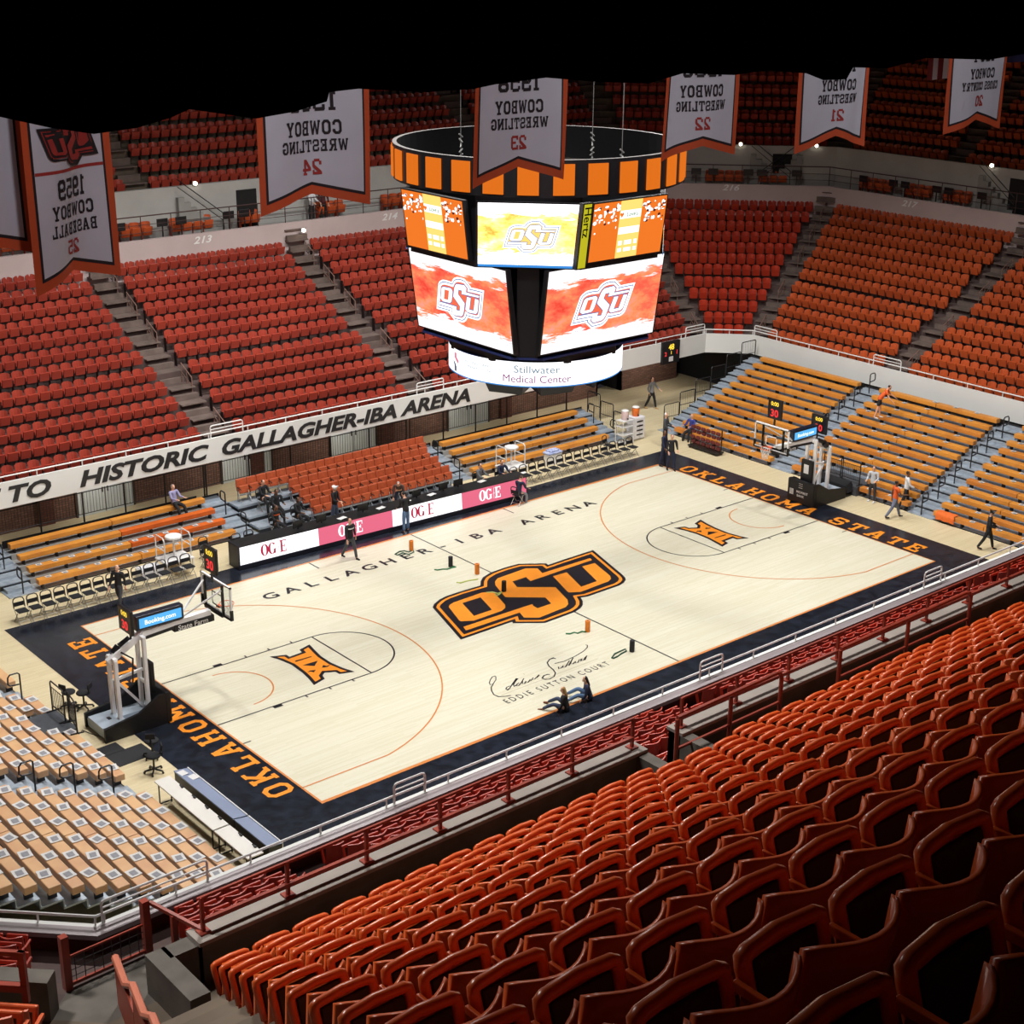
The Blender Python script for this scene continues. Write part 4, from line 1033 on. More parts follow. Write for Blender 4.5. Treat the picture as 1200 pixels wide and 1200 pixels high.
std('20', '1954', 'CROSS COUNTRY', 1113, 1179, 110, 130, (157, 151), 'white championship banner numbered 20, farthest right beside the flag', 4.0)
q = at(86, 240, y=YB); zn = at(90, 300, y=YB).z; 
banner(q.x+.05, YB, 2.3, zn-.25, at(92, 333, y=YB).z, 22.5, [('25', zn+.08, .27, .42, 1), ('BASEBALL', zn+.45, .23, 1.4, 0), ('COWBOY', zn+.77, .26, 1.3, 0), ('1959', zn+1.13, .37, .95, 0), ('|', zn+1.62, .06, 0, 1)], 'white championship banner numbered 25 for baseball, second from the left', R(22), 5., -.55, zn+2.15)
q = at(-18, 240, y=YB); banner(q.x, YB, 2.1, at(0, 285, y=YB).z, at(0, 302, y=YB).z, 22.5, [('26', at(0, 265, y=YB).z, .45, .5, 1)], 'white championship banner cut by the left edge of the view', R(8), 5.6, -.4)
# national flag hung lengthwise behind the right-hand banners
YF = 2.
xl = at(1084, 90, y=YF).x; xr = at(1178, 90, y=YF).x; zb_ = at(1100, 93, y=YF).z; w = xr-xl
fl_ = thing('striped_flag', 'red and white striped flag hanging half hidden behind banner 20', 'flag', (xl, YF, 0))
m = MB(); wv = lambda x, z: .12*math.sin(1.5*x+.3*z); N = 8
for k in range(13):
    x0, x1 = w*k/13, w*(k+1)/13
    for a in range(N):
        za, zc = zb_+(23.5-zb_)*a/N, zb_+(23.5-zb_)*(a+1)/N
        m.quad((x0, wv(x0, za), za), (x1, wv(x1, za), za), (x1, wv(x1, zc), zc), (x0, wv(x0, zc), zc), k % 2)
m.build('cloth', [mat('flag_red', (120, 30, 34), .8, .1), mat('flag_white', (206, 196, 204), .8, .05)], fl_)
xb = at(1177, 72, y=4).x; xc_ = at(1216, 72, y=4).x; zb2 = at(1190, 73, y=4).z; fb = thing('plain_banner', 'plain blue banner edge showing at the far right under the drape', 'banner', (xb, 4, 0)); m = MB(); N = 8; wb_ = xc_-xb
for a in range(N):
    x0, x1 = wb_*a/N, wb_*(a+1)/N; m.quad((x0, .08*math.sin(2*x0), zb2), (x1, .08*math.sin(2*x1), zb2), (x1, .08*math.sin(2*x1), 23.5), (x0, .08*math.sin(2*x0), 23.5))
m.build('cloth', mat('flag_blue', (70, 84, 160), .8, .1), fb); m = MB(); m.tube([(0, 0, 23.5), (wb_, 0, 23.5)], .03); m.tube([(.05, 0, 23.5), (.05, 0, 27)], .01, 4); m.tube([(wb_-.05, 0, 23.5), (wb_-.05, 0, 27)], .01, 4); m.build('hanging_pole', BKM, fb)
m = MB(); m.tube([(0, 0, 23.5), (w, 0, 23.5)], .03); m.tube([(0, 0, 23.5), (0, 0, 27)], .01, 4); m.tube([(w, 0, 23.5), (w, 0, 27)], .01, 4); m.build('hanging_pole', BKM, fl_)

# ------------------------------------------------------------------ black drape hanging from the roof in front of the viewer
YD = -33.3
edge = [(-60, 120), (0, 137), (60, 150), (110, 157), (160, 150), (200, 138), (222, 128), (250, 132), (300, 139), (345, 131), (383, 119), (386, 108), (420, 104), (500, 108), (556, 104), (580, 99), (640, 91), (700, 96), (760, 98), (800, 86), (860, 88), (900, 82), (945, 86), (965, 94), (992, 93), (1000, 79), (1040, 80), (1085, 68), (1160, 70), (1200, 63), (1260, 60)]
E3 = [at(x, y, y=YD) for x, y in edge]
def ez(x):
    if x <= E3[0].x: return E3[0].z
    for a, b in zip(E3, E3[1:]):
        if a.x <= x <= b.x: return a.z+(b.z-a.z)*(x-a.x)/max(1e-6, b.x-a.x)
    return E3[-1].z
m = MB(); xs = sorted(set([-38+.06*k for k in range(int(18/.06))]+[e.x for e in E3])); vs = []
for x in xs:
    b = ez(x); y = YD+.06*math.sin(9*x)
    for k in range(5):
        z = b+(27-b)*k/4; vs.append((x, YD+(y-YD)*(k/4), z))
m.add(vs, [(i*5+k, (i+1)*5+k, (i+1)*5+k+1, i*5+k+1) for i in range(len(xs)-1) for k in range(4)])
dr = m.build('hanging_drape', mat('drape_black', (2, 2, 2), 1., .2, 6, spec=0.), None, True)
tag(dr, 'black scalloped drape hanging from the roof across the top of the view', 'drape')
# ------------------------------------------------------------------ bleachers
def rail_loop(m, x, y, z, h=.95, ln=.38, dy=1):
    m.tube([(x, y, z), (x, y, z+h-.06), (x, y+dy*.06, z+h), (x, y+dy*(ln-.07), z+h), (x, y+dy*ln, z+h-.08), (x, y+dy*(ln+.02), z+h-.3), (x, y+dy*(ln-.05), z+h-.37), (x, y+dy*.04, z+h-.4)], .028, 6)
def bleacher(label, loc, rz, rows, dep, rise, x0, x1, mats_, pieces=2, gap=None, z0=.42, deckm=None, group=None, bh=.2, bd=.31):
    t = thing('bleacher', label, 'bleacher', loc, rz, group)
    for k in range(rows):
        z = z0+rise*k; y = dep*k
        segs = [(x0, x1)] if not (gap and k < 2) else [(x0, gap[0]), (gap[1], x1)]
        m = dk = MB()
        m.box(x0, x1, y-.02 if k else y+.05, y+dep, z-z0-.0+.0 if k == 0 else z-z0-.03, z-z0+.02 if k else .03)
        m.box(x0, x1, y+dep-.03, y+dep, z-z0, z-z0+rise-.03)
        for a, b in segs:
            n = max(1, round((b-a)/((x1-x0)/pieces)))
            for q in range(n):
                u0, u1 = a+(b-a)*q/n, a+(b-a)*(q+1)/n
                m = MB(); m.rbox(u0+.012, u1-.012, y, y+bd, z-bh, z, .02, 0)
                m.build('bench', mats_(k, q), t)
            for q in range(int((b-a)/1.2)+1):
                u = a+.2+(b-a-.4)*q/max(1, int((b-a)/1.2)); dk.box(u-.03, u+.03, y+.06, y+bd-.04, z-z0 if k else 0, z-bh, 1)  # bench legs, built into the deck mesh
        dk.build('deck', [deckm or ALU, BKM], t)
    if gap:
        m = MB(); m.box(gap[0]+.02, gap[1]-.02, -.15, 2*dep-.05, .0, .42); m.build('platform', mat('platform_grey', (74, 78, 84), .6, .2), t)
    m = MB(); m.box(x0, x1, .05, .09, 0, .03); m.box(x0, x1, dep*rows-.05, dep*rows, 0, z0+rise*(rows-1)-.1)
    m.build('back_panel', BKM, t)
    return t
def stair(label, loc, rz, rows, dep, rise, x0, x1, z0=.0, every=1, rails=True, group='bleacher stairs', start=0):
    t = thing('bleacher_stair', label, 'stairs', loc, rz, group)
    m = MB()
    for k in range(rows):
        z = rise*k+.03; y = dep*k
        m.box(x0, x1, y-.02, y+dep-.0, z-.05, z, 0); m.box(x0+.1, x1-.1, y+dep*.5, y+dep, z, z+rise*.5, 0); m.box(x0, x1, y+dep-.02, y+dep, z-.02, z+rise-.04, 1)
    m.build('steps', [ALU, BKM], t)
    if rails:
        for k in range(start, rows, every):
            m = MB(); rail_loop(m, (x0+x1)/2, dep*k+.1, rise*k+.03); m.build('handrail', BKM, t)
    return t
RBX = 18.15
bo = lambda k, q: BENV if (k*7+q*5) % 4 == 0 else BENO
for a, b, lab, g in ((-10.4, -4.2, 'orange bleacher section at the right end, left of the two stairs', None), (-2.95, 3.5, 'orange bleacher section at the right end, between the two stairs behind the basket', (-1.5, .9)), (4.75, 12.2, 'orange bleacher section at the right end, cut by the frame, beyond the second stair', None)):
    bleacher(lab, (RBX, 0, 0), R(-90), 12, .55, .233, a, b, bo, 2 if b < 12 else 3, g)
for a, b, lab in ((-11.5, -10.4, 'grey stair at the far end of the right-hand bleachers'), (-4.2, -2.95, 'grey stair between the first two right-hand bleacher sections'), (3.5, 4.75, 'grey stair between the last two right-hand bleacher sections')):
    stair(lab, (RBX, 0, 0), R(-90), 12, .55, .233, a, b, every=2, rails=a > -11, start=0 if a > 0 else 5)
bt = lambda k, q: BENT
for a, b, lab, g in ((-10.4, -4.55, 'lit tan bleacher section at the left end nearest the viewer, white cards on it', None), (-3.35, 2.95, 'lit tan bleacher section at the left end behind the basket, white cards on it', (.0, 1.55)), (4.2, 10.4, 'lit tan bleacher section at the left end, beyond the frame edge', None)):
    bleacher(lab, (-RBX, 0, 0), R(90), 12, .55, .233, a, b, bt, 2, g)
stair('pale grey stair between the two left-hand bleacher sections with cards', (-RBX, 0, 0), R(90), 12, .55, .233, -4.55, -3.35, every=2, start=1)
stair('pale grey stair at the upper left edge of the left-hand bleachers', (-RBX, 0, 0), R(90), 12, .55, .233, 2.95, 4.2, every=3)
FYB = 11.5
fo = lambda k, q: BENR if (k, q) in ((2, 1), (1, 1)) else BENO
GRD = mat('far_deck_grey', (150, 148, 144), .6, .15, 2, stretch=(1, 5, 1))
bleacher('orange bleacher left of the padded chairs under the word HISTORIC', (0, FYB, 0), 0, 4, .8, .225, -14.15, -5.8, fo, 2, None, deckm=GRD)
bleacher('orange bleacher right of the padded chairs under the scoreboard', (0, FYB, 0), 0, 4, .75, .225, 6.4, 14.8, lambda k, q: BENO, 2, None, deckm=GRD)
for a, b, lab in ((-15.3, -14.15, 'grey stair at the left end of the far bleachers'), (-5.8, -4.75, 'grey stair between the left far bleacher and the padded chairs'), (5.0, 6.4, 'grey stair between the padded chairs and the right far bleacher'), (14.8, 15.9, 'grey stair at the right end of the far bleachers')):
    stair(lab, (0, FYB, 0), 0, 4, .8, .225, a, b, every=2, rails=True)
# seating deck for the padded chairs
t = thing('seating_platform', 'stepped grey platform under the block of padded orange chairs', 'platform', (0, 10.7, 0)); CR, CD = .225, .8
m = MB()
for k in range(4): m.box(-4.75, 5.0, CD*k, CD*k+CD, 0 if k == 0 else CR*k-.06, CR*k+.03)
m.box(-4.75, 5.0, 4*CD-.04, 4*CD, 0, CR*3)
m.build('deck', ALU, t)
m = MB()
for k in range(1, 4): m.box(-4.75, 5.0, CD*k-.012, CD*k, CR*(k-1)+.03, CR*k-.06)
m.build('riser', BKM, t)
# padded orange chairs, four rows
POR = mat('padded_orange', (190, 88, 48), .55, .15, 5, rgb2=(168, 74, 40))
def padded_chair():
    t = thing('padded_chair', '', 'chair', (0, 0, 0), 0, 'padded orange chairs opposite'); M_ = Matrix.Rotation(R(8), 4, 'X')
    m = MB(); m.rbox(-.235, .235, -.05, .04, .42, .95, .04, 0, Matrix.Translation((0, .2, 0)) @ Matrix.Rotation(R(-8), 4, 'X')); m.build('backrest', POR, t)
    m = MB(); m.rbox(-.215, .215, -.06, .03, .36, .70, .035, 0, Matrix.Translation((0, .05, 0)) @ Matrix.Rotation(R(-6), 4, 'X')); m.build('seat', POR, t)
    for s in (-1, 1):
        m = MB(); m.tube([(s*.24, .2, .62), (s*.25, -.12, .62), (s*.25, -.16, .58)], .02, 5); m.build('armrest', BPLA, t)
    m = MB()
    for s in (-1, 1): m.bar((s*.235, .18, 0), (s*.235, .18, .6), .02, .04); m.bar((s*.235, -.1, 0), (s*.235, .16, .36), .02, .02)
    m.box(-.23, .23, .0, .05, .3, .34); m.build('frame', GRM, t)
    return t
pc = padded_chair(); bpy.context.view_layer.update(); proto(pc); used = False
for k in range(4):
    xs = [4.72-.488*i for i in range(20 if k == 3 else 15)]
    if k == 3: xs = [5.1-.488*i for i in range(21)]
    rn = ('front', 'second', 'third', 'back')[k]
    for i, x in enumerate(xs):
        if x < -4.6: continue
        lab = 'padded orange chair, %s from the right end of the %s row opposite' % (ordw(i+1), rn)
        p = (x, 11.1+CD*k, CR*k+.03)
        if not used: pc.location = p; pc['label'] = lab; used = True
        else: dup(pc, p, 0, lab)
# folding chairs along the far sideline
def folding_chair():
    t = thing('folding_chair', '', 'chair', (0, 0, 0), 0, 'black folding chairs along the far sideline')
    FM = mat('chair_frame', (46, 44, 44), .4, .2); LG = mat('chair_leg_metal', (170, 166, 158), .35, .15, metal=.4)
    m = MB(); m.tube([(-.2, .22, .5), (-.2, .26, .74), (-.17, .275, .82), (-.09, .28, .86), (.09, .28, .86), (.17, .275, .82), (.2, .26, .74), (.2, .22, .5)], .022, 6); m.build('frame', FM, t)
    m = MB(); m.rbox(-.18, .18, .235, .265, .54, .70, .012, 0); m.build('backrest', BFAB, t)
    m = MB(); m.rbox(-.19, .19, -.2, .2, .43, .47, .015, 0); m.build('seat', BFAB, t)
    for s in (-1, 1):
        m = MB(); m.tube([(s*.2, .22, .5), (s*.2, -.22, .0)], .015, 5); m.tube([(s*.2, -.1, .44), (s*.2, .26, .0)], .015, 5); m.build('leg', LG, t)
    for yy in (-.13, .185): m = MB(); m.tube([(-.2, yy, .1), (.2, yy, .1)], .012, 5); m.build('crossbar', LG, t)
    return t
fc = folding_chair(); bpy.context.view_layer.update(); proto(fc)
row = [('left', 1+i, (-15.75+.505*i, 9.25)) for i in range(14)]+[('right', 1+i, (7.15+.55*i, 9.35)) for i in range(14)]
used = False
for side, i, (x, y) in row:
    lab = 'black folding chair, %s from the left in the row %s of the lit table' % (ordw(i), side)
    if not used: fc.location = (x, y, 0); fc['label'] = lab; used = True
    else: dup(fc, (x, y, 0), 0, lab)
for x, y, rz, lab in ((-8.15, 9.6, 0, 'black folding chair standing apart beside the left end of the lit table'), (-7.75, 10.4, .1, 'black folding chair with a tan backrest gap, behind the left end of the lit table'),
                      (-6.6, 9.9, 0, 'grey folding chair behind the left end of the lit table, first of two'), (-6.0, 9.95, 0, 'grey folding chair behind the left end of the lit table, second of two'), (13.6, 10.25, .3, 'black folding chair set behind the right-hand row near the corner')):
    dup(fc, (x, y, 0), rz, lab)
# loose cards on the benches
def card(s=1., pr=True):
    m = MB(); n = 4; vs = []
    for i in range(n+1):
        for j in range(n+1):
            x, y = (i/n-.5)*.30*s, (j/n-.5)*.26*s; vs.append((x, y, .006+.012*(abs(i-2)/2)**2+.008*(abs(j-2)/2)**2))
    m.add(vs, [(i*5+j, (i+1)*5+j, (i+1)*5+j+1, i*5+j+1) for i in range(n) for j in range(n)])
    if pr: m.add([(-.09*s, -.07*s, .019), (.09*s, -.07*s, .019), (.09*s, .07*s, .019), (-.09*s, .07*s, .019)], [(0, 1, 2, 3)], 1)
    return m.mesh('paper_card', [PAPER, PAPP])
cm = card(1.15); cms = card(.75)
rnd = random.Random(5)
def put_card(me, p, rz, lab, g):
    o = ob('paper_card', me, None, p, rz); tag(o, lab, 'card', g)
for sec, y0, y1, n in (('behind the basket', 2.75, -3.2, 7), ('nearest the viewer', -4.7, -10.1, 6)):
    for k in range(12):
        for i in range(n):
            y = y0+(y1-y0)*(i+.15)/(n-.5)
            if k < 2 and sec == 'behind the basket' and -.05 < y < 1.6: continue
            put_card(cm, (-RBX-.55*k-.14, y+rnd.uniform(-.06, .06), .42+.233*k), rnd.uniform(-.25, .25)+R(90), 'white card, %s along the %s bench up, left bleacher section %s' % (ordw(i+1), ordw(k+1), sec), 'cards on the left bleachers')
for sec, y0, y1, n in (('between the stairs', 2.7, -3.3, 5), ('beyond the second stair', -5.0, -11, 5)):
    for k in range(12):
        for i in range(n):
            if k < 2 and sec == 'between the stairs' and -.95 < y0+(y1-y0)*(i+.3)/n < 1.55: continue
            if (k*3+i*2) % 7 == 0: continue
            y = y0+(y1-y0)*(i+.3)/n
            put_card(cms, (RBX+.55*k+.14, y+rnd.uniform(-.1, .1), .42+.233*k), rnd.uniform(-.3, .3)+R(90), 'white card, %s along the %s bench up, right bleacher section %s' % (ordw(i+1), ordw(k+1), sec), 'cards on the right bleachers')
for k in range(2):
    for i in range(12):
        put_card(cms, (-13.7+.66*i, FYB+.8*k+.14, .42+.225*k), rnd.uniform(-.15, .15), 'white card, %s from the left on the %s bench of the left far bleacher' % (ordw(i+1), ordw(k+1)), 'cards on the far bleacher')
for k in range(3):
    for i in range(5):
        put_card(cms, (RBX+.55*k+.14, 9.6-1.05*i, .42+.233*k), rnd.uniform(-.2, .2)+R(90), 'white card, %s from the far corner on the %s bench of the right bleachers' % (ordw(i+1), ordw(k+1)), 'cards on the right bleachers')
# picket rails behind the far seating
for x0, x1, w in ((-16, -5.2, 'behind the left far bleacher'), (-5.1, 5.3, 'behind the padded chairs'), (5.5, 15.2, 'behind the right far bleacher')):
    t = thing('picket_rail', 'black picket safety rail '+w, 'railing', (x0, 15.05, 0)); Ln = x1-x0; n = max(1, round(Ln/1.9))
    m = MB(); m.tube([(0, 0, 2.1), (Ln, 0, 2.1)], .022, 5); m.tube([(0, 0, 1.2), (Ln, 0, 1.2)], .018, 5); m.build('rail', BKM, t)
    m = MB()
    for q in range(int(Ln/.13)): m.box(q*.13-.006, q*.13+.006, -.006, .006, 1.2, 2.1)
    m.build('pickets', BKM, t)
    for q in range(n+1):
        m = MB(); m.bar((Ln*q/n, 0, 0), (Ln*q/n, 0, 2.12), .05, .05); m.build('post', BKM, t)

# ------------------------------------------------------------------ lit scorer's table
t = thing('scorers_table', 'long courtside table with a lit pink and white advertising front', 'table', (0, 8.3, .012), R(-2.2)); PX0 = [-7.35, -3.85, -.35, 3.15, 6.6]
m = MB(); m.box(-7.4, 6.65, .06, .75, .05, .93); m.box(-7.4, 6.65, .0, .08, .02, .16); m.box(-7.42, -7.36, -.02, .78, .0, 1.0); m.build('cabinet', mat('table_navy', (26, 28, 42), .45, .2), t)
m = MB(); m.box(-7.42, 6.67, -.01, .8, .93, .98); m.build('table_top', BPLA, t)
def ogae(m, x, z, h, Mx, mi):
    zc = [0.]
    def nz_(): zc[0] += .0015; return zc[0]
    """high-contrast serif capitals"""
    def el(cx, w, hh, tk, th, a0=0, a1=360):
        n = 22; pts = [(cx+w/2*math.cos(R(a0+(a1-a0)*i/n)), hh/2+hh/2*math.sin(R(a0+(a1-a0)*i/n))) for i in range(n+1)]
        inn = [(cx+(w/2-tk)*math.cos(R(a0+(a1-a0)*i/n)), hh/2+(hh/2-th)*math.sin(R(a0+(a1-a0)*i/n))) for i in range(n+1)]
        for i in range(n): m.add([(x+a, z+b, .0) for a, b in (pts[i], pts[i+1], inn[i+1], inn[i])], [(0, 1, 2, 3)], mi, Mx)
    def r(a, b, c, d):
        k_ = nz_(); m.add([(x+a, z+c, k_), (x+b, z+c, k_), (x+b, z+d, k_), (x+a, z+d, k_)], [(0, 1, 2, 3)], mi, Mx)
    el(.27*h, .6*h+.06, h, .15*h+.03, .03)
    el(.95*h, .6*h+.06, h, .15*h+.03, .03, 40, 330); r(1.1*h, 1.27*h, .05*h, .42*h); r(1.02*h, 1.34*h, .4*h, .44*h); r(1.2*h, 1.24*h, .68*h, .98*h)
    r(1.5*h, 1.53*h, 0, h); r(1.42*h, 1.62*h, .46*h, .49*h)                     # slim ampersand stroke
    r(1.72*h, 1.9*h, 0, h); r(1.64*h, 2.25*h, .92*h, h); r(1.64*h, 2.25*h, 0, .08*h); r(1.9*h, 2.1*h, .46*h, .54*h); r(2.2*h, 2.25*h, .7*h, h); r(2.2*h, 2.25*h, 0, .3*h); r(2.05*h, 2.1*h, .36*h, .66*h)
for i in range(4):
    m = MB(); m.add([(PX0[i], .0, .2), (PX0[i+1], .0, .2), (PX0[i+1], .055, .92), (PX0[i], .055, .92)], [(0, 1, 2, 3)]); s = m.build('led_panel', [LEDW, LEDP][i % 2], t)
    s['label'] = 'lit %s panel with serif lettering' % ('white', 'pink')[i % 2]
    m = MB(); Mx = frame((PX0[i], -.012, .2), (1, 0, 0), (0, .075, 1)); ogae(m, .95, .14, .48, Mx, 0); m.build('panel_lettering', [LEDM, LEDW][i % 2], s)
# things on the table
ti = 0
for x, w in ((-4.6, 'in front of the seated group'), (-3.5, 'left of the man in a white cap'), (-1.5, 'right of the man in a white cap'), (1.2, 'right of the man in jeans'), (2.6, 'in front of the stair'), (3.4, 'before the seated man in grey')):
    o = thing('desk_monitor', 'black monitor on the scorers table '+w, 'monitor', (x, 8.78, .98-.0), R(180+8*math.sin(x)), 'monitors on the scorers table')
    m = MB(); m.rbox(-.24, .24, -.02, .02, .08, .36, .01); m.build('screen', BPLA, o)
    m = MB(); m.box(-.1, .1, -.08, .08, 0, .015); m.box(-.02, .02, -.01, .03, 0, .1); m.build('stand', BPLA, o)
for x, w in ((-2.6, 'third panel seam'), (-.7, 'bending man'), (.6, 'man in jeans'), (1.9, 'monitors'), (4.6, 'seated man in a dark suit')):
    m = MB(); m.box(-.2, .2, -.12, .12, 0, .012); m.box(-.14, .26, -.02, .2, .012, .02); tag(m.build('paper_stack', PAPER, None, False, (x, 8.62, .98), .2), 'white papers lying on the scorers table by the '+w, 'paper', 'papers on the scorers table')

# ------------------------------------------------------------------ basketball goals
GW = mat('goal_white_steel', (250, 250, 250), .35, .05, 4); PAD = mat('goal_black_pad', (17, 17, 19), .55, .25, 5)
GL = bpy.data.materials.new('backboard_glass'); GL.use_nodes = True
b_ = GL.node_tree.nodes['Principled BSDF']; b_.inputs['Transmission Weight'].default_value = 1; b_.inputs['Roughness'].default_value = .02; b_.inputs['IOR'].default_value = 1.05; b_.inputs['Base Color'].default_value = (.93, .97, .97, 1)
nz = GL.node_tree.nodes.new('ShaderNodeTexNoise'); rp_ = GL.node_tree.nodes.new('ShaderNodeMapRange'); rp_.inputs[3].default_value = .01; rp_.inputs[4].default_value = .04; GL.node_tree.links.new(nz.outputs[0], rp_.inputs[0]); GL.node_tree.links.new(rp_.outputs[0], b_.inputs['Roughness'])
RIM = mat('rim_orange', (226, 92, 44), .4, .05); NET = mat('net_white', (230, 230, 226), .8, .05)
def clock(parent, Mx, w, h):
    m = MB(); m.rbox(-w/2, w/2, 0, h, -.05, .05, .02, 0, Mx); o = m.build('shot_clock', BPLA, parent)
    m = MB()
    for s in (1, -1):
        F = Mx @ (Matrix.Identity(4) if s > 0 else Matrix.Rotation(math.pi, 4, 'Y'))
        for row_, tx, mt in ((.68, '0:00', 0), (.14, '30', 1)):
            v, f = text(tx, (.28 if mt == 0 else .5)*h, bold=.03); m.add([(x, y+row_*h, .055) for x, y, z in v], f, mt, F)
    m.build('clock_digits', [LEDY, LEDR], o); return o
def goal(s, label, ad, arm_text, base_text):
    t = thing('basketball_goal', label, 'basketball goal', (s*L, 0, .012), 0 if s > 0 else math.pi)
    # local x points away from the court centre; backboard plane at x = -1.22
    m = MB(); prof = [(1.1, .0), (1.1, 1.0), (1.3, 1.02), (2.0, .62), (3.15, .45), (3.15, 0)]
    Mx = Matrix(((1, 0, 0, 0), (0, 0, -1, 0), (0, 1, 0, 0), (0, 0, 0, 1)))
    for y0, y1 in ((-.72, -.62), (.62, .72)): m.add(*[(lambda q: q)(x) for x in ([(a, yy, b) for yy in (y0, y1) for a, b in prof], [tuple(range(6))[::-1], tuple(range(6, 12))]+[(i, (i+1) % 6, 6+(i+1) % 6, 6+i) for i in range(6)])])
    m.rbox(.92, 1.12, -.72, .72, .02, 1.05, .04); m.build('base_padding', PAD, t)
    m = MB(); m.box(1.12, 3.1, -.6, .6, .06, .3); m.box(2.3, 3.12, -.5, .5, .3, .4); m.box(1.4, 2.3, -.18, .18, .3, .44); m.box(2.62, 2.72, -.08, .08, .4, .42, 1); m.build('base', [mat('goal_base_grey', (172, 184, 196), .4, .1, 3), BKM], t)
    m = MB()
    for y in (-.22, .22): m.bar((1.45, y, .3), (1.45, y, 2.85), .1, .14); m.bar((2.4, y, .3), (2.42, y, 2.35), .11, .14)
    m.bar((1.45, 0, 1.7), (2.4, 0, 1.6), .08, .08); m.bar((2.4, 0, 1.65), (1.5, 0, .45), .08, .08); m.bar((1.45, -.25, 2.8), (1.45, .25, 2.8), .12, .12); m.bar((2.41, -.26, 2.33), (2.41, .26, 2.33), .12, .12)
    m.bar((1.45, -.25, 1.3), (1.45, .25, 1.3), .08, .08)
    m.build('mast', GW, t)
    m = MB(); m.bar((2.55, 0, 2.24), (1.3, 0, 2.92), .16, .2); m.bar((1.4, 0, 2.86), (-.95, 0, 2.93), .2, .2); m.bar((1.42, 0, 2.98), (.2, 0, 2.9), .1, .1)
    m.bar((.2, 0, 2.95), (-1.1, .55, 3.8), .05, .05); m.bar((.2, 0, 2.95), (-1.1, -.55, 3.8), .05, .05); m.build('arm', GW, t)
    m = MB(); m.rbox(-1.05, .35, -.13, .13, 2.64, 2.86, .02); m.bar((.35, 0, 2.8), (1.3, 0, 2.74), .24, .1); m.build('arm_padding', PAD, t)
    m = MB()
    for yy, ang in ((-.136, 0), (.136, 1)):
        v, f = text(arm_text, .24, bold=.015); F = frame((-.3, yy*1.03, 2.67), (1, 0, 0) if not ang else (-1, 0, 0), (0, 0, 1)); m.add(v, f, 0, F)
    m.build('arm_lettering', SIGNW, t)
    m = MB(); m.tube([(2.1, -.1, 2.62), (1.75, -.1, 2.78)], .09, 10); m.tube([(2.3, -.12, 2.42), (2.1, -.12, 2.6)], .13, 10); m.tube([(2.15, .12, 2.5), (1.8, .14, 2.2), (1.9, .2, 1.4)], .03, 6); m.build('winch', BPLA, t)
    # backboard
    g_ = m = MB(); m.box(-1.245, -1.22, -.88, .88, 2.95, 3.92); bb = m.build('backboard', GL, t)
    m = MB()
    for y0, y1, z0_, z1_ in ((-.915, .915, 2.9, 2.95), (-.915, .915, 3.92, 3.97), (-.915, -.87, 2.9, 3.97), (.87, .915, 2.9, 3.97)): m.box(-1.26, -1.2, y0, y1, z0_, z1_)
    for y0, y1, z0_, z1_ in ((-.305, .305, 3.05, 3.1), (-.305, .305, 3.46, 3.51), (-.305, -.255, 3.05, 3.51), (.255, .305, 3.05, 3.51)): m.box(-1.25, -1.246, y0, y1, z0_, z1_)
    m.build('board_frame', GW, bb)
    m = MB(); m.rbox(-1.28, -1.18, -.93, .93, 2.85, 2.92, .015); m.rbox(-1.28, -1.18, -.94, -.87, 2.86, 3.2, .015); m.rbox(-1.28, -1.18, .87, .94, 2.86, 3.2, .015); m.build('board_padding', PAD, bb)
    m = MB(); m.bar((-1.14, .55, 2.9), (-1.14, .55, 3.95), .06, .08); m.bar((-1.14, -.55, 2.9), (-1.14, -.55, 3.95), .06, .08); m.bar((-1.12, -.55, 2.93), (-1.12, .55, 2.93), .08, .1); m.build('board_bracket', BKM, t)
    m = MB(); N = 20; m.tube([(-1.575+.2286*math.cos(2*math.pi*i/N), .2286*math.sin(2*math.pi*i/N), 3.05) for i in range(N)], .011, 6, closed=True); m.box(-1.36, -1.25, -.09, .09, 3.0, 3.06); rim = m.build('rim', RIM, t)
    m = MB(); N = 12
    for i in range(N):
        for dr in (1, -1):
            m.tube([(-1.575+rr*math.cos(2*math.pi*(i+dr*j*.5)/N), rr*math.sin(2*math.pi*(i+dr*j*.5)/N), 3.04-.45*j/4) for j, rr in enumerate((.225, .19, .155, .13, .12))], .007, 4)
    m.build('net', NET, rim)
    # clocks and advertising box
    up_ = Matrix.Translation((-1.1, 0, 4.2))
    for_ = lambda x, z, rz: Matrix.Translation((x, 0, z)) @ Matrix.Rotation(rz, 4, 'Z') @ Matrix.Rotation(R(90), 4, 'X')
    m = MB(); m.bar((-1.12, 0, 3.9), (-1.12, 0, 4.25), .06, .06); m.bar((1.75, 0, 2.75), (1.75, 0, 3.1), .05, .05); m.build('clock_post', BKM, t)
    clock(t, for_(-1.12, 4.22, R(-90)), .74, .86)
    clock(t, for_(1.85, 3.05, R(-90) if s > 0 else R(90)), .84, .8)
    m = MB(); m.rbox(.0, 1.6, -.14, .14, 3.03, 3.5, .02); ab = m.build('advert_box', mat('advert_black_blue', (20, 24, 40), .4, .1), t); ab['label'] = 'box sign with lit blue panels'
    m = MB()
    for yy in (-.146, .146): m.add([(.08, yy, 3.1), (1.5, yy, 3.1), (1.5, yy, 3.42), (.08, yy, 3.42)], [(0, 1, 2, 3)])
    m.build('advert_panel', E_((90, 176, 240), 1.2, 'led_sky'), ab)
    m = MB()
    for yy, d in ((-.15, 1), (.15, -1)):
        v, f = text(ad, .2, bold=.015); m.add(v, f, 0, frame((.8, yy, 3.19), (d, 0, 0), (0, 0, 1)))
    m.build('advert_lettering', LEDW, ab)
    m = MB(); F = frame((.91, 0, .0), (0, -1, 0), (0, 0, 1))
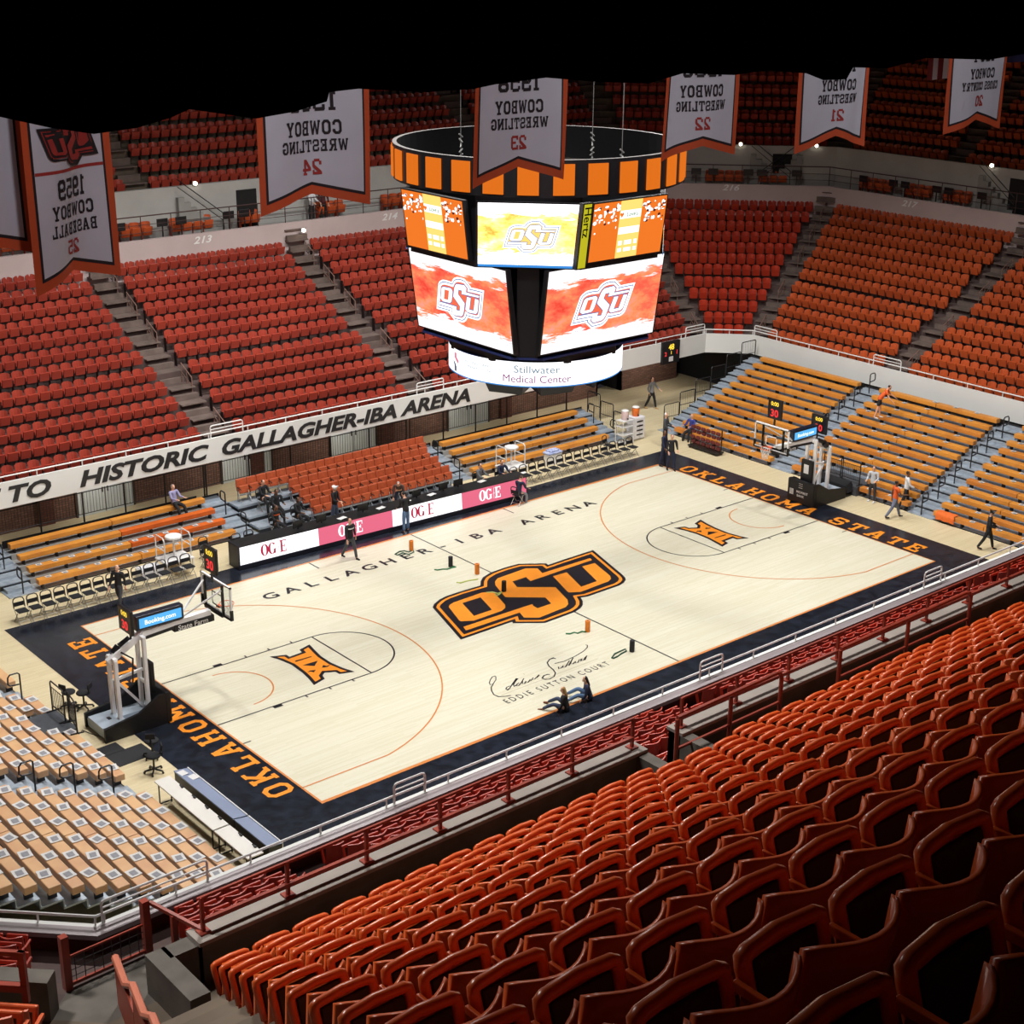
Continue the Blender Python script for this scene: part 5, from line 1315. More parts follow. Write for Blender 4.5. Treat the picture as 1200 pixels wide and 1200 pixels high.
    if base_text:
        v, f = text(base_text, .15, bold=.01); m.add([(x+.1, y+.5, 0) for x, y, z in v], f, 0, F); v, f = text('BANK', .15, bold=.01); m.add([(x+.02, y+.33, 0) for x, y, z in v], f, 0, F)
        for q in range(4): m.box(-.58+q*.055, -.545+q*.055, .36, .62, 0, .003, 0, F)
        for q in range(3): v, f = text('-----', .13, bold=.02); m.add([(x, y+.72+q*.09, 0) for x, y, z in v], f, 0, F)
        m.build('pad_lettering', SIGNW, t)
    # tall front pad on the mast
    m = MB(); m.rbox(1.2, 1.34, -.3, .3, .95, 1.95, .03); m.build('mast_padding', PAD, t)
    if s > 0:
        m = MB(); m.box(1.19, 1.195, -.13, .13, 1.35, 1.75); m.build('pad_notice', PAPER, t)
goal(-1, 'basketball goal at the left end, white lattice arm over a black wheeled base', 'Booking.com', 'State Farm', '')
goal(1, 'basketball goal at the right end, seen with its rim and net facing left', 'Booking.com', 'State Farm', 'MIDFIRST')

# ------------------------------------------------------------------ small things on and around the floor
def roller(px, py, colr, lab, h=.42, r=.09):
    p = at(px, py, z=.016); m = MB(); m.lathe([(r*.94, 0), (r, .02), (r, h-.02), (r*.94, h)], 14, 0); m.lathe([(r*.35, h-.0), (r*.35, h+.004)], 10, 1)
    tag(m.build('foam_roller', [colr, BPLA], None, True, (p.x, p.y, .016)), lab, 'foam roller', 'foam rollers standing on the court')
OR_ = mat('roller_orange', (238, 134, 36), .6, .1, 12); BK_ = mat('roller_black', (28, 28, 32), .7, .2, 12)
roller(482, 645, OR_, 'orange foam roller on the court near the lit table'); roller(559, 672.5, OR_, 'orange foam roller left of the centre emblem'); roller(688.5, 740, OR_, 'orange foam roller below the centre emblem')
roller(528, 664, BK_, 'black foam roller between the sideline lettering and the emblem'); roller(590.5, 693, BK_, 'black foam roller standing on the centre emblem'); roller(740.5, 763.5, BK_, 'black foam roller beside the half-way line near the viewer')
def strap(pts, colr, lab, closed=False):
    p = [at(x, y, z=.03) for x, y in pts]; m = MB(); m.tube([(q.x, q.y, .03+.006*math.sin(i*2)) for i, q in enumerate(p)], .028, 6, closed=closed)
    tag(m.build('exercise_band', colr, None, True), lab, 'exercise band', 'rubber exercise bands on the court')
GN = mat('band_green', (34, 112, 62), .55, .1); GD = mat('band_dark_green', (28, 74, 50), .55, .1); YL = mat('band_yellow_green', (198, 208, 116), .55, .1)
strap([(463, 649.5), (468, 646.5), (474, 645.5), (479, 647), (484, 644.5), (485, 647), (479, 649.5), (472, 648), (466, 650.5)], GD, 'dark green band looped beside the orange roller near the lit table', True)
strap([(509, 667.5), (513, 668), (519, 666.8), (524, 667), (530, 665.2), (534, 664.5), (531, 663.4)], GN, 'green band lying by the black roller near the lettering')
strap([(535, 682.5), (540, 683), (546, 681), (552, 679.8), (557, 679.3), (560, 678.6)], YL, 'yellow-green band lying by the orange roller left of the emblem')
strap([(570, 694.5), (577, 694.2), (583, 695.5), (588, 694), (584, 697.5), (580, 698)], YL, 'yellow-green band lying on the centre emblem')
strap([(663, 742.5), (668, 742.8), (673, 741), (677, 742), (682, 740), (687, 740.5)], GN, 'green band beside the orange roller below the emblem')
strap([(717, 771), (720, 766.5), (726, 763.5), (733, 760.5), (734, 763), (728, 766), (724, 769), (719, 771.5)], GD, 'dark green band looped beside the black roller near the viewer', True)
def stool(px, py, lab, rz=0):
    p = at(px, py, z=0); t = thing('office_stool', lab, 'stool', (p.x, p.y, .0), rz, 'black wheeled stools at the left end')
    m = MB(); m.lathe([(.15, .5), (.21, .52), (.22, .55), (.2, .58), (.05, .59)], 16); m.build('seat', BFAB, t, True)
    m = MB(); m.tube([(0, 0, .1), (0, 0, .5)], .03, 8); m.build('column', BPLA, t)
    for q in range(5):
        a = 2*math.pi*q/5; m = MB(); m.bar((0, 0, .12), (.28*math.cos(a), .28*math.sin(a), .08), .04, .04); m.tube([(.28*math.cos(a), .28*math.sin(a)-.02, .035), (.28*math.cos(a), .28*math.sin(a)+.02, .035)], .033, 8); m.build('leg', BPLA, t)
    m = MB(); m.bar((-.18, 0, .55), (-.24, 0, .78), .05, .02); m.rbox(-.27, -.23, -.14, .14, .72, .9, .012); m.build('backrest', BFAB, t)
stool(82, 829, 'black wheeled stool behind the left basket, left one of the pair', .4); stool(99, 830, 'black wheeled stool behind the left basket, right one of the pair', 2.2)
stool(179, 887, 'black wheeled stool at the edge of the dark border, upper of two', 1.0); stool(181, 905, 'black wheeled stool on the pale floor by the long table, lower of two', 2.8)
# long tables at the lower left
for y0, y1, w in ((-8.0, -4.75, 'longer piece'), (-9.75, -8.05, 'shorter piece hidden by the fascia')):
    t = thing('folding_table', 'long narrow white press table at the lower left, '+w, 'table', (-17.72, (y0+y1)/2, 0), 0, 'press tables'); h = (y1-y0)/2
    m = MB(); m.rbox(-.24, .24, -h, h, .7, .74, .012); m.build('table_top', mat('table_white', (224, 220, 212), .5, .06, 2), t)
    for yy in (-h+.15, h-.15):
        m = MB(); m.bar((-.18, yy, 0), (-.18, yy, .7), .03, .03); m.bar((.18, yy, 0), (.18, yy, .7), .03, .03); m.bar((-.2, yy, .06), (.2, yy, .06), .03, .03); m.build('leg', BKM, t)
    m = MB()
    for q in range(int((y1-y0)/.7)):
        yy = -h+.35+q*.7; m.box(.17, .22, yy-.05, yy+.05, .74, .78); m.box(.19, .22, yy+.1, yy+.14, .74, .77)
    m.build('socket_strip', BPLA, t)
    t = thing('advert_board', 'low grey-blue advertising table along the dark border, '+w, 'advertising board', (-17.12, (y0+y1)/2, 0), 0, 'low advertising boards')
    m = MB(); m.box(-.2, .2, -h, h, 0, .78); m.build('cabinet', BPLA, t)
    m = MB(); m.add([(-.22, -h, .84), (.2, -h, .78), (.2, h, .78), (-.22, h, .84), (-.22, -h, .8), (.2, -h, .74), (.2, h, .74), (-.22, h, .8)], [(0, 1, 2, 3), (7, 6, 5, 4), (0, 4, 5, 1), (1, 5, 6, 2), (2, 6, 7, 3), (3, 7, 4, 0)]); m.build('table_top', mat('board_top_blue_grey', (134, 146, 172), .4, .1, 2), t)
    m = MB(); m.box(.2, .23, -h, h, .1, .8); m.build('front_edge', WHM, t)
for q, (x, y) in enumerate(((-17.2, -5.0), (-17.05, -5.35))):
    m = MB(); m.box(-.11, .11, -.14, .14, 0, .008); tag(m.build('paper_sheet', PAPER, None, False, (x, y, .845-.14*(x+17.32)), .1), ('white sheet at the end of the advertising table', 'second white sheet a little farther along the advertising table')[q], 'paper')
for px, py, sx, sy, lab, rz in ((153, 885, 1.2, .85, 'black floor mat behind the left basket, right of the cables', .05), (120, 882, 1.2, .6, 'black floor mat under the back of the left basket', .05)):
    p = at(px, py, z=0); m = MB(); m.rbox(-sx/2, sx/2, -sy/2, sy/2, 0, .015, .005); tag(m.build('floor_mat', mat('mat_black', (34, 34, 37), .8, .2, 20), None, False, (p.x, p.y, 0), rz), lab, 'mat')
def barricade(loc, rz, lab, w=1.0, h=1.05):
    t = thing('barricade', lab, 'barrier', loc, rz, 'black crowd barriers')
    m = MB(); m.tube([(-w/2, 0, .12), (-w/2, 0, h-.06), (-w/2+.06, 0, h), (w/2-.06, 0, h), (w/2, 0, h-.06), (w/2, 0, .12)], .025, 6); m.tube([(-w/2, 0, .2), (w/2, 0, .2)], .02, 6); m.tube([(-w/2, 0, h-.2), (w/2, 0, h-.2)], .015, 6); m.build('frame', BKM, t)
    m = MB()
    for q in range(1, 9): m.tube([(-w/2+w*q/9, 0, .2), (-w/2+w*q/9, 0, h-.2)], .009, 4)
    m.build('bars', BKM, t)
    for s in (-1, 1):
        m = MB(); m.bar((s*(w/2), 0, .15), (s*(w/2), 0, .0), .04, .04); m.bar((s*(w/2), -.2, .015), (s*(w/2), .2, .015), .05, .03); m.build('foot', BKM, t)
barricade((-18.12, 1.05, .42), R(90), 'black barrier on the platform at the left end, upper of two', .9); barricade((-18.1, .1, .42), R(80), 'black barrier on the platform at the left end, lower of two, beside the cables', .85)
barricade((18.3, .75, .42), R(90), 'black barrier on the platform behind the right basket, left of two', .95); barricade((18.3, -.3, .42), R(90), 'black barrier on the platform behind the right basket, right of two', .95)
m = MB(); rn = random.Random(2); pts = [(-18.0+.25*i+.1*rn.random(), .3-.12*i+.35*math.sin(i*1.7), .012) for i in range(9)]; m.tube(pts, .012, 5); tag(m.build('power_cable', BKM, None, True), 'thin black cable snaking from the barrier to the left basket', 'cable')
# black cover over the rear of the right goal base
t = thing('covered_cart', 'low cart under a black cloth behind the right basket base', 'cart', (17.82, .3, .0)); m = MB()
vs = [(-.6, -.9, .5), (.55, -.85, .62), (.6, .8, .6), (-.6, .9, .52), (-.75, -1.05, .22), (.72, -1.0, .25), (.75, .95, .22), (-.72, 1.0, .2)]
vs = [(x*.38, y, z) for x, y, z in vs]
m.add(vs, [(0, 1, 2, 3), (0, 4, 5, 1), (1, 5, 6, 2), (2, 6, 7, 3), (3, 7, 4, 0)]); m.build('cloth', BFAB, t)
for x in (-.18, .18):
    for y in (-.75, .75):
        m = MB(); m.bar((x, y, .05), (x, y, .5), .04, .04); m.tube([(x, y-.02, .05), (x, y+.02, .05)], .05, 8); m.build('leg', BKM, t)
# white platform chairs by the far seating
def camera_stand(x, y, lab):
    t = thing('camera_stand', lab, 'stand', (x, y, 0), 0, 'white raised stands at the far side')
    m = MB(); m.rbox(-.6, .6, -.45, .45, .42, .5, .02); m.rbox(-.35, .35, -.8, -.45, .2, .26, .02); m.build('platform', mat('stand_white', (232, 230, 228), .5, .05), t)
    for sx in (-1, 1):
        for sy in (-1, 1):
            m = MB(); m.bar((sx*.55, sy*.4, 0), (sx*.55, sy*.4, .42), .05, .05); m.build('leg', WHM, t)
    for sx in (-1, 1):
        m = MB(); m.tube([(sx*.55, -.3, .5), (sx*.55, -.3, 1.35), (sx*.55, -.2, 1.45), (sx*.55, .3, 1.45), (sx*.55, .4, 1.35), (sx*.55, .4, .5)], .025, 6); m.tube([(sx*.55, -.3, .95), (sx*.55, .4, .95)], .02, 6); m.build('guard_rail', WHM, t)
    m = MB(); m.lathe([(.3, 1.28), (.32, 1.3), (.32, 1.36), (.3, 1.38)], 18); m.tube([(0, 0, .5), (0, 0, 1.3)], .04, 8); m.build('round_seat', mat('stand_white', (232, 230, 228), .5), t)
camera_stand(-9.2, 10.3, 'white railed stand with round seat by the left folding chairs'); camera_stand(8.0, 10.75, 'white railed stand with round seat by the right end of the lit table')
m = MB(); m.box(-.45, .45, -.3, .3, 0, .36); m.box(-.4, .4, -.25, .25, .36, .4); tag(m.build('white_crate', mat('crate_white', (226, 226, 230), .5, .06), None, False, (-10.3, 10.25, 0)), 'white low box on the floor left of the left railed stand', 'box')
t = thing('draped_towels', 'pile of blue and white towels on the front bench of the right far bleacher', 'towels', (10.6, 10.85, 0)); m = MB(); m.rbox(-.4, .4, -.2, .2, .0, .5, .03); m.build('basket', WHM, t)
m = MB(); m.rbox(-.45, .42, -.24, .24, .5, .62, .05); m.rbox(-.3, .3, -.18, .2, .62, .7, .04); m.build('towel', mat('towel_blue_white', (206, 212, 236), .9, scale=9, rgb2=(110, 130, 190)), t)
# drinks trolley and cooler by the corner
def cooler(x, y, z, colr, lid, lab):
    t = thing('drink_cooler', lab, 'cooler', (x, y, z)); m = MB(); m.lathe([(.15, 0), (.17, .02), (.18, .38), (.17, .42)], 16); m.build('body', colr, t, True); m = MB(); m.lathe([(.185, .42), (.185, .46), (.12, .49)], 16); m.build('lid', lid, t, True)
    m = MB(); m.box(-.03, .03, -.22, -.16, .05, .1); m.build('tap', BPLA, t)
WC = mat('trolley_white', (226, 226, 230), .45, .05)
t = thing('drinks_cabinet', 'white cabinet standing by the stair in the far corner', 'cabinet', (16.3, 11.25, 0)); m = MB(); m.rbox(-.35, .35, -.3, .3, .05, 1.15, .02); m.build('body', WC, t); m = MB(); m.box(-.33, -.01, -.32, -.3, .1, 1.1); m.build('door', WC, t); m = MB(); m.box(.01, .33, -.32, -.3, .1, 1.1); m.build('door', WC, t)
m = MB()
for k in range(4): m.box(-.2, .2, -.33, -.32, .25+k*.22, .32+k*.22)
m.build('lettering', BLK, t)
cooler(16.3, 11.25, 1.15, mat('cooler_orange', (236, 120, 46), .5, .05), mat('cooler_white', (232, 230, 226), .5), 'orange drink cooler with white lid on the white cabinet')
t = thing('ball_rack', 'tall grey wire rack beside the white cabinet in the far corner', 'rack', (15.3, 10.95, 0)); m = MB()
for x in (-.35, .35):
    for y in (-.25, .25): m.bar((x, y, 0), (x, y, 1.2), .03, .03)
for z in (.1, .5, .9, 1.2): m.box(-.35, .35, -.25, .25, z-.015, z+.015)
m.build('frame', WHM, t)
cooler(15.3, 10.95, 1.215, mat('cooler_pink_white', (226, 200, 200), .5, .05), mat('cooler_white', (232, 230, 226), .5), 'pale pink drink cooler on top of the wire rack')
# stair guards on the corner ends of the bleachers
def stair_guard(loc, rz, n, dep, rise, lab, h=1.15):
    t = thing('stair_guard', lab, 'railing', loc, rz, 'black stepped guards')
    for k in range(n):
        z = rise*k*(dep and 1); y = dep*k; m = MB()
        m.tube([(0, y, z), (0, y, z+h-.06), (0, y+.05, z+h), (0, y+dep-.1, z+h), (0, y+dep-.05, z+h-.06), (0, y+dep-.05, z)], .026, 6); m.tube([(0, y, z+h*.45), (0, y+dep-.05, z+h*.45)], .018, 5)
        m.build('guard_panel', BKM, t)
        m = MB()
        for q in range(1, 8): m.tube([(0, y+(dep-.05)*q/8, z+.1), (0, y+(dep-.05)*q/8, z+h)], .007, 4)
        m.build('pickets', BKM, t)
stair_guard((15.95, FYB, 0), 0, 3, .95, .3, 'black stepped guard panels at the right end of the far bleachers', 1.2)
stair_guard((18.6, 11.55, 0), R(-90), 6, 1.1, .466, 'black stepped guard panels along the corner end of the right bleachers', 1.2)
# cart of stacked maroon folding chairs by the right bleachers
t = thing('chair_cart', 'cart loaded with maroon folded chairs in front of the right bleachers', 'cart', (17.55, 7.7, 0), R(-90))
m = MB(); m.bar((-.95, 0, .12), (.95, 0, .12), .5, .06); m.tube([(.98, 0, .1), (.98, 0, 1.25)], .03, 6); m.tube([(-.98, 0, .1), (-.98, 0, .9)], .03, 6)
for x in (-.85, .85):
    for y in (-.2, .2): m.tube([(x-.02, y, .06), (x+.02, y, .06)], .06, 8)
m.build('frame', BKM, t)
MRN = mat('maroon_vinyl', (104, 40, 40), .45, .15, 6)
for lv in (0, 1):
    for q in range(6):
        m = MB(); x = -.8+q*.32; m.rbox(x-.125, x+.125, -.07, .05, .2+lv*.52, .40+lv*.5, .06); m.rbox(x-.135, x+.135, -.12, .0, .45+lv*.5, .64+lv*.5, .07); m.build('folded_chair', MRN, t)
# orange drape on the bench, and small scoreboard on the far fascia
p = (18.2, -5.2, .0)
m = MB(); N = 8; vs = []
for i in range(N+1):
    for j, (x, z) in enumerate(((.3, .46), (.12, .465), (-.03, .45), (-.06, .3), (-.05, .14))):
        vs.append((RBX+x-.02+.015*math.sin(i*2.1+j), -4.95-.11*i-(.0 if j < 3 else .02*math.sin(i)), z-(.02*math.sin(i*1.9) if j > 2 else 0)))
m.add(vs, [(i*5+j, (i+1)*5+j, (i+1)*5+j+1, i*5+j+1) for i in range(N) for j in range(4)]); tag(m.build('orange_garment', mat('garment_orange', (232, 110, 38), .8, .15, 8), None, True), 'orange garment thrown over the front bench right of the second stair', 'garment')
p = at(786, 412, y=FY-.1)
t = thing('small_scoreboard', 'small black scoreboard with yellow digits hung on the far fascia by the corner', 'scoreboard', (p.x, FY, p.z)); m = MB(); m.box(-.62, .62, -.14, 0, -.6, .55); m.build('housing', BPLA, t)
m = MB()
for tx, x, z, h, mi in (('48', .0, .12, .4, 0), ('2', -.4, -.18, .3, 1), ('1', .0, -.12, .22, 0), ('1', .42, -.16, .3, 1)): v, f = text(tx, h, bold=.03); m.add([(a+x, b+z, 0) for a, b, c in v], f, mi, frame((0, -.145, 0), (1, 0, 0), (0, 0, 1)))
m.build('digits', [LEDY, LEDR], t); m = MB(); m.box(-.15, .15, -.15, -.14, -.5, -.25); m.build('badge', PAPER, t)
# press monitors along the concourse wall
for px, py, s in ((36, 276, 0), (140, 265, 0), (190, 259, 0), (212, 257, 0), (268, 251, 0), (286, 248, 0), (816, 199, 1), (836, 199, 1), (877, 199, 1), (893, 199, 1), (934, 201, 1), (1012, 209, 2), (1047, 213, 2), (1061, 215, 2), (1098, 220, 2), (1112, 222, 2), (1151, 228, 2)):
    d = at(px, py, z=9.5)-Vector(CAM); a, b, tt, n = seg_frame(s, 11.3); nn = Vector((n.x, n.y, 0)); p = Vector(CAM)+d*((Vector((*a, 0))-Vector(CAM)).dot(nn)/d.dot(nn))
    where = {0: 'above section 213', 1: 'above section 216', 2: 'above section 217'}[s]
    o = thing('press_monitor', 'small black monitor on the concourse, %d-th from the left %s' % (1, where), 'monitor', (p.x, p.y, 9.46), math.atan2(tt.y, tt.x), 'press monitors on the concourse')
    PM = globals().setdefault('PMC', {}); PM[s] = PM.get(s, 0)+1
    o['label'] = 'small black monitor on the concourse, %s from the left %s' % (ordw(PM[s]), where)
    m = MB(); m.rbox(-.28, .28, -.03, .03, .78, 1.14, .012); m.build('screen', BPLA, o); m = MB(); m.bar((0, 0, 0), (0, 0, .8), .05, .05); m.box(-.15, .15, -.12, .12, 0, .03); m.build('stand', BPLA, o)
# bulbs by the concourse stairs
BULB = E_((255, 240, 214), 9., 'bulb_glow')
for px, py, s, w in ((229, 215, 0, 'by the stair left of banner 24'), (356, 270, 0, 'on the aisle rail below banner 24'), (868, 169, 1, 'by the dark doorway behind banner 22'), (957, 171, 1, 'below the tip of banner 21'), (1162, 194, 2, 'by the stair below banner 20')):
    d = at(px, py, z=5)-Vector(CAM); a, b, tt, n = seg_frame(s, 11.98 if px != 356 else 10.6); nn = Vector((n.x, n.y, 0)); p = Vector(CAM)+d*((Vector((*a, 0))-Vector(CAM)).dot(nn)/d.dot(nn))
    t = thing('stair_light', 'small bright bulkhead lamp '+w, 'lamp', p, math.atan2(tt.y, tt.x), 'small stair lamps')
    m = MB(); m.lathe([(.02, -.09), (.08, -.05), (.09, 0), (.08, .05), (.02, .09)], 12); m.build('bulb', BULB, t, True); m = MB(); m.box(-.1, .1, .06, .1, -.1, .1); m.build('housing', GRM, t)
# ------------------------------------------------------------------ people
TMPS = bpy.data.scenes.new('skin_work')
def skin_mesh(name, pts, edges, rad, material, sub=1):
    me = bpy.data.meshes.new(name); me.from_pydata([tuple(p) for p in pts], edges, [])
    o = bpy.data.objects.new(name, me); TMPS.collection.objects.link(o)
    md = o.modifiers.new('skin', 'SKIN'); md.use_smooth_shade = True; md.branch_smoothing = .4
    sl = me.skin_vertices[0].data
    for i, r in enumerate(rad): sl[i].radius = r if isinstance(r, tuple) else (r, r); sl[i].use_root = (i == 0)
    if sub: s = o.modifiers.new('sub', 'SUBSURF'); s.levels = sub; s.render_levels = sub
    with bpy.context.temp_override(scene=TMPS, view_layer=TMPS.view_layers[0]):
        dg = bpy.context.evaluated_depsgraph_get(); dg.update()
        out = bpy.data.meshes.new_from_object(o.evaluated_get(dg)); out.name = name
    bpy.data.objects.remove(o); bpy.data.meshes.remove(me)
    out.materials.clear(); out.materials.append(material)
    out.polygons.foreach_set('use_smooth', [True]*len(out.polygons)); return out
SKIN = mat('skin_light', (222, 170, 142), .55, .06, 20); SKIN2 = mat('skin_brown', (122, 84, 62), .55, .06, 20)
EYE = mat('eye_dark', (30, 24, 22), .3, .05); LIP = mat('lip', (176, 104, 96), .5, .05)
def cloth(n, c): return mat('cloth_'+n, c, .85, .12, 14)
HAIRC = {'brown': mat('hair_brown', (70, 48, 34), .6, .2, 30), 'blond': mat('hair_blond', (176, 136, 84), .6, .2, 30), 'black': mat('hair_black', (26, 22, 22), .5, .2, 30), 'grey': mat('hair_grey', (170, 166, 162), .6, .15, 30), 'white': mat('cap_white', (232, 232, 230), .7, .05)}
def dv(pitch, out, side):
    p, o = R(pitch), R(out); return Vector((side*math.sin(o), math.sin(p)*math.cos(o), -math.cos(p)*math.cos(o)))
def person(label, loc, rz, top, bottom, hair='brown', H=1.78, lean=0., turn=0., head=(0., 0.), armL=(5, 12, 8), armR=(5, 12, 8), legL=(0, 3, 0), legR=(0, 3, 0), seat=None, skin=SKIN, shorts=False, short_sleeve=False, long_hair=False, cap=False, shoes=None, slim=1., stripe=None, z0=0., bald=False):
    """arm = (forward pitch, outward, elbow bend); leg = (forward pitch, outward, knee bend). +y is where the person faces."""
    k = H/1.78; t = thing('person', label, 'person', (loc[0], loc[1], loc[2] if len(loc) > 2 else z0), rz)
    TH, SH_, FT = .44*k, .43*k, .075*k
    def leg(s, a):
        hip = Vector((s*.095*k, 0, 0)); th = dv(a[0], a[1], s); kn = hip+th*TH; sh = dv(a[0]-a[2], a[1]*.5, s); an = kn+sh*SH_
        return hip, kn, an
    LL, LR = leg(-1, legL), leg(1, legR)
    low = min(LL[2].z, LR[2].z)-FT
    pz = -low if seat is None else seat+.1*k
    P0 = Vector((0, 0, pz))
    lr = Matrix.Rotation(R(-lean), 3, 'X') @ Matrix.Rotation(R(turn), 3, 'Z')
    up_ = lambda x, y, z: P0+lr @ Vector((x*k, y*k, z*k))
    waist, chest, neck = up_(0, .0, .18), up_(0, .015, .38), up_(0, 0, .53)
    hm = lr @ (Matrix.Rotation(R(head[1]), 3, 'Z') @ Matrix.Rotation(R(-head[0]), 3, 'X'))
    hp = lambda x, y, z: neck+hm @ Vector((x*k, y*k, z*k))
    def arm(s, a):
        sh = up_(s*.185*slim, 0, .475); ua = lr @ dv(a[0], a[1], s); el = sh+ua*.29*k
        fa = lr @ dv(a[0]+a[2], a[1]*(.6 if a[2] < 30 else -.6), s); wr = el+fa*.255*k; return sh, el, wr, fa.normalized()
    AL, AR_ = arm(-1, armL), arm(1, armR)
    # --- body: one continuous skin, pelvis is the root
    V, E, Rd = [], [], []
    def add(p, r, par=None):
        V.append(Vector(p)); Rd.append(r); i = len(V)-1
        if par is not None: E.append((par, i))
        return i
    pel = add(P0, (.115*k, .085*k)); wa = add(waist, (.1*k, .075*k), pel); chs = add(chest, (.115*k, .08*k), wa); nb = add(up_(0, 0, .49), (.075*k, .06*k), chs); nk = add(neck, .054*k, nb)
    h1 = add(hp(0, .012, .06), (.06*k, .066*k), nk); h2 = add(hp(0, .015, .13), (.072*k, .088*k), h1); h3 = add(hp(0, .0, .2), (.07*k, .085*k), h2); add(hp(0, -.005, .245), (.035*k, .045*k), h3)
    for s, A in ((-1, AL), (1, AR_)):
        sh = add(A[0], .044*k, nb); el = add(A[1], .04*k, sh); wr = add(A[2], .026*k, el)
        f = A[3]; sd = f.cross(Vector((0, 0, 1)));  sd = sd if sd.length > .1 else f.cross(Vector((0, 1, 0))); sd.normalize(); nrm = f.cross(sd)
        kn_ = A[2]+f*.075*k; pl = add(kn_, (.034*k, .017*k), wr)
        for q, (o_, ln) in enumerate(((-.03, .072), (-.01, .082), (.01, .078), (.03, .062))):
            b0 = kn_+f*.018*k+sd*o_*k; i0 = add(b0, .0095*k, pl); i1 = add(b0+f*ln*.5*k+nrm*.006, .009*k, i0); add(b0+f*ln*.9*k+nrm*.024*k, .0075*k, i1)
        th0 = A[2]+f*.03*k-sd*.03*k*s; i0 = add(th0-sd*.012*k*s, .0105*k, wr); add(th0+f*.045*k-sd*.03*k*s, .0085*k, i0)
    for s, Lg in ((-1, LL), (1, LR)):
        hi = add(P0+Lg[0]*.7+Lg[1]*.3, (.068*k, .072*k), pel); kn = add(P0+Lg[1], .053*k, hi); cf = add(P0+Lg[1]*.62+Lg[2]*.38, .052*k, kn); an = add(P0+Lg[2], .037*k, cf)
        fd = Vector((s*.1, 1, -.28)).normalized() if Lg[2].z-low-FT < .12*k or seat is not None else Vector((0, .75, -.66))
        he = add(P0+Lg[2]+Vector((0, -.01, -.045*k)), .036*k, an); add(P0+Lg[2]+fd*.15*k+Vector((0, 0, -.015*k)), .03*k, he)
    b = ob('body', skin_mesh('body', V, E, Rd, skin), t)
    # face
    m = MB()
    def blob(c, rx, ry, rz_, mi):
        vs = [c]; ring = []
        for u in range(1, 4):
            for a in range(8):
                ph = math.pi*u/4; vs.append(c+hm @ Vector((rx*math.sin(ph)*math.cos(a*math.pi/4), ry*math.cos(ph), rz_*math.sin(ph)*math.sin(a*math.pi/4)))*k)
        vs[0] = c+hm @ Vector((0, ry, 0))*k; fs = [(0, 1+a, 1+(a+1) % 8) for a in range(8)]
        for u in range(2):
            for a in range(8): fs.append((1+u*8+a, 1+u*8+(a+1) % 8, 1+(u+1)*8+(a+1) % 8, 1+(u+1)*8+a)[::-1])
        m.add(vs, fs, mi)
    for s in (-1, 1): blob(hp(s*.03, .092, .135), .011, .008, .007, 0)
    blob(hp(0, .088, .08), .022, .01, .006, 1); blob(hp(0, .1, .108), .012, .02, .02, 2)
    for s in (-1, 1): blob(hp(s*.075, -.005, .125), .012, .02, .032, 2)
    m.build('face', [EYE, LIP, skin], b, True)
    # --- clothes
    g = .014*k
    V, E, Rd = [], [], []
    a0 = add(up_(0, 0, -.1), (.162*k*slim, .132*k)); a1 = add(up_(0, 0, .04), (.155*k*slim, .124*k), a0); w1 = add(waist, (.145*k*slim, .114*k), a1); c1 = add(chest, (.162*k*slim, .125*k), w1); n1 = add(up_(0, 0, .485), (.115*k, .085*k), c1); add(up_(0, -.005, .515), (.078*k, .072*k), n1)
    for s, A in ((-1, AL), (1, AR_)):
        sh = add(A[0], .074*k, n1); 
        if short_sleeve: add(A[0]*.35+A[1]*.65, .06*k, sh)
        else: el = add(A[1], .052*k, sh); add(A[1]*.08+A[2]*.92, .038*k, el)
    ob('top', skin_mesh('top', V, E, Rd, top), t)
    V, E, Rd = [], [], []
    pw_ = add(up_(0, 0, .09), (.132*k*slim, .105*k)); p0 = add(P0+Vector((0, 0, -.0*k)), (.134*k*slim, .108*k), pw_)
    for s, Lg in ((-1, LL), (1, LR)):
        hi = add(P0+Lg[0]*.72+Lg[1]*.28, (.092*k, .098*k), p0); kn = add(P0+Lg[1]*(.8 if shorts else 1)+Lg[0]*(.2 if shorts else 0), .072*k if not shorts else .088*k, hi)
        if not shorts: cf = add(P0+(Lg[1]+Lg[2])/2, .066*k, kn); add(P0+Lg[2]-(Lg[1]-Lg[2])*.02, .056*k, cf)
    ob('trousers' if not shorts else 'shorts', skin_mesh('trousers', V, E, Rd, bottom), t)
    shm = shoes or cloth('shoe_black', (28, 27, 28))
    for s, Lg in ((-1, LL), (1, LR)):
        fd = Vector((s*.1, 1, -.28)).normalized() if Lg[2].z-low-FT < .12*k or seat is not None else Vector((0, .75, -.66))
        A_ = P0+Lg[2]
        V, E, Rd = [], [], []
        i0 = add(A_+Vector((0, -.03*k, -.03*k)), (.044*k, .042*k)); i1 = add(A_+fd*.08*k+Vector((0, 0, -.025*k)), (.047*k, .036*k), i0); add(A_+fd*.19*k+Vector((0, 0, -.006*k)), (.04*k, .024*k), i1); add(A_+Vector((0, -.012, .035*k)), .042*k, i0)
        ob('shoe', skin_mesh('shoe', V, E, Rd, shm), t)
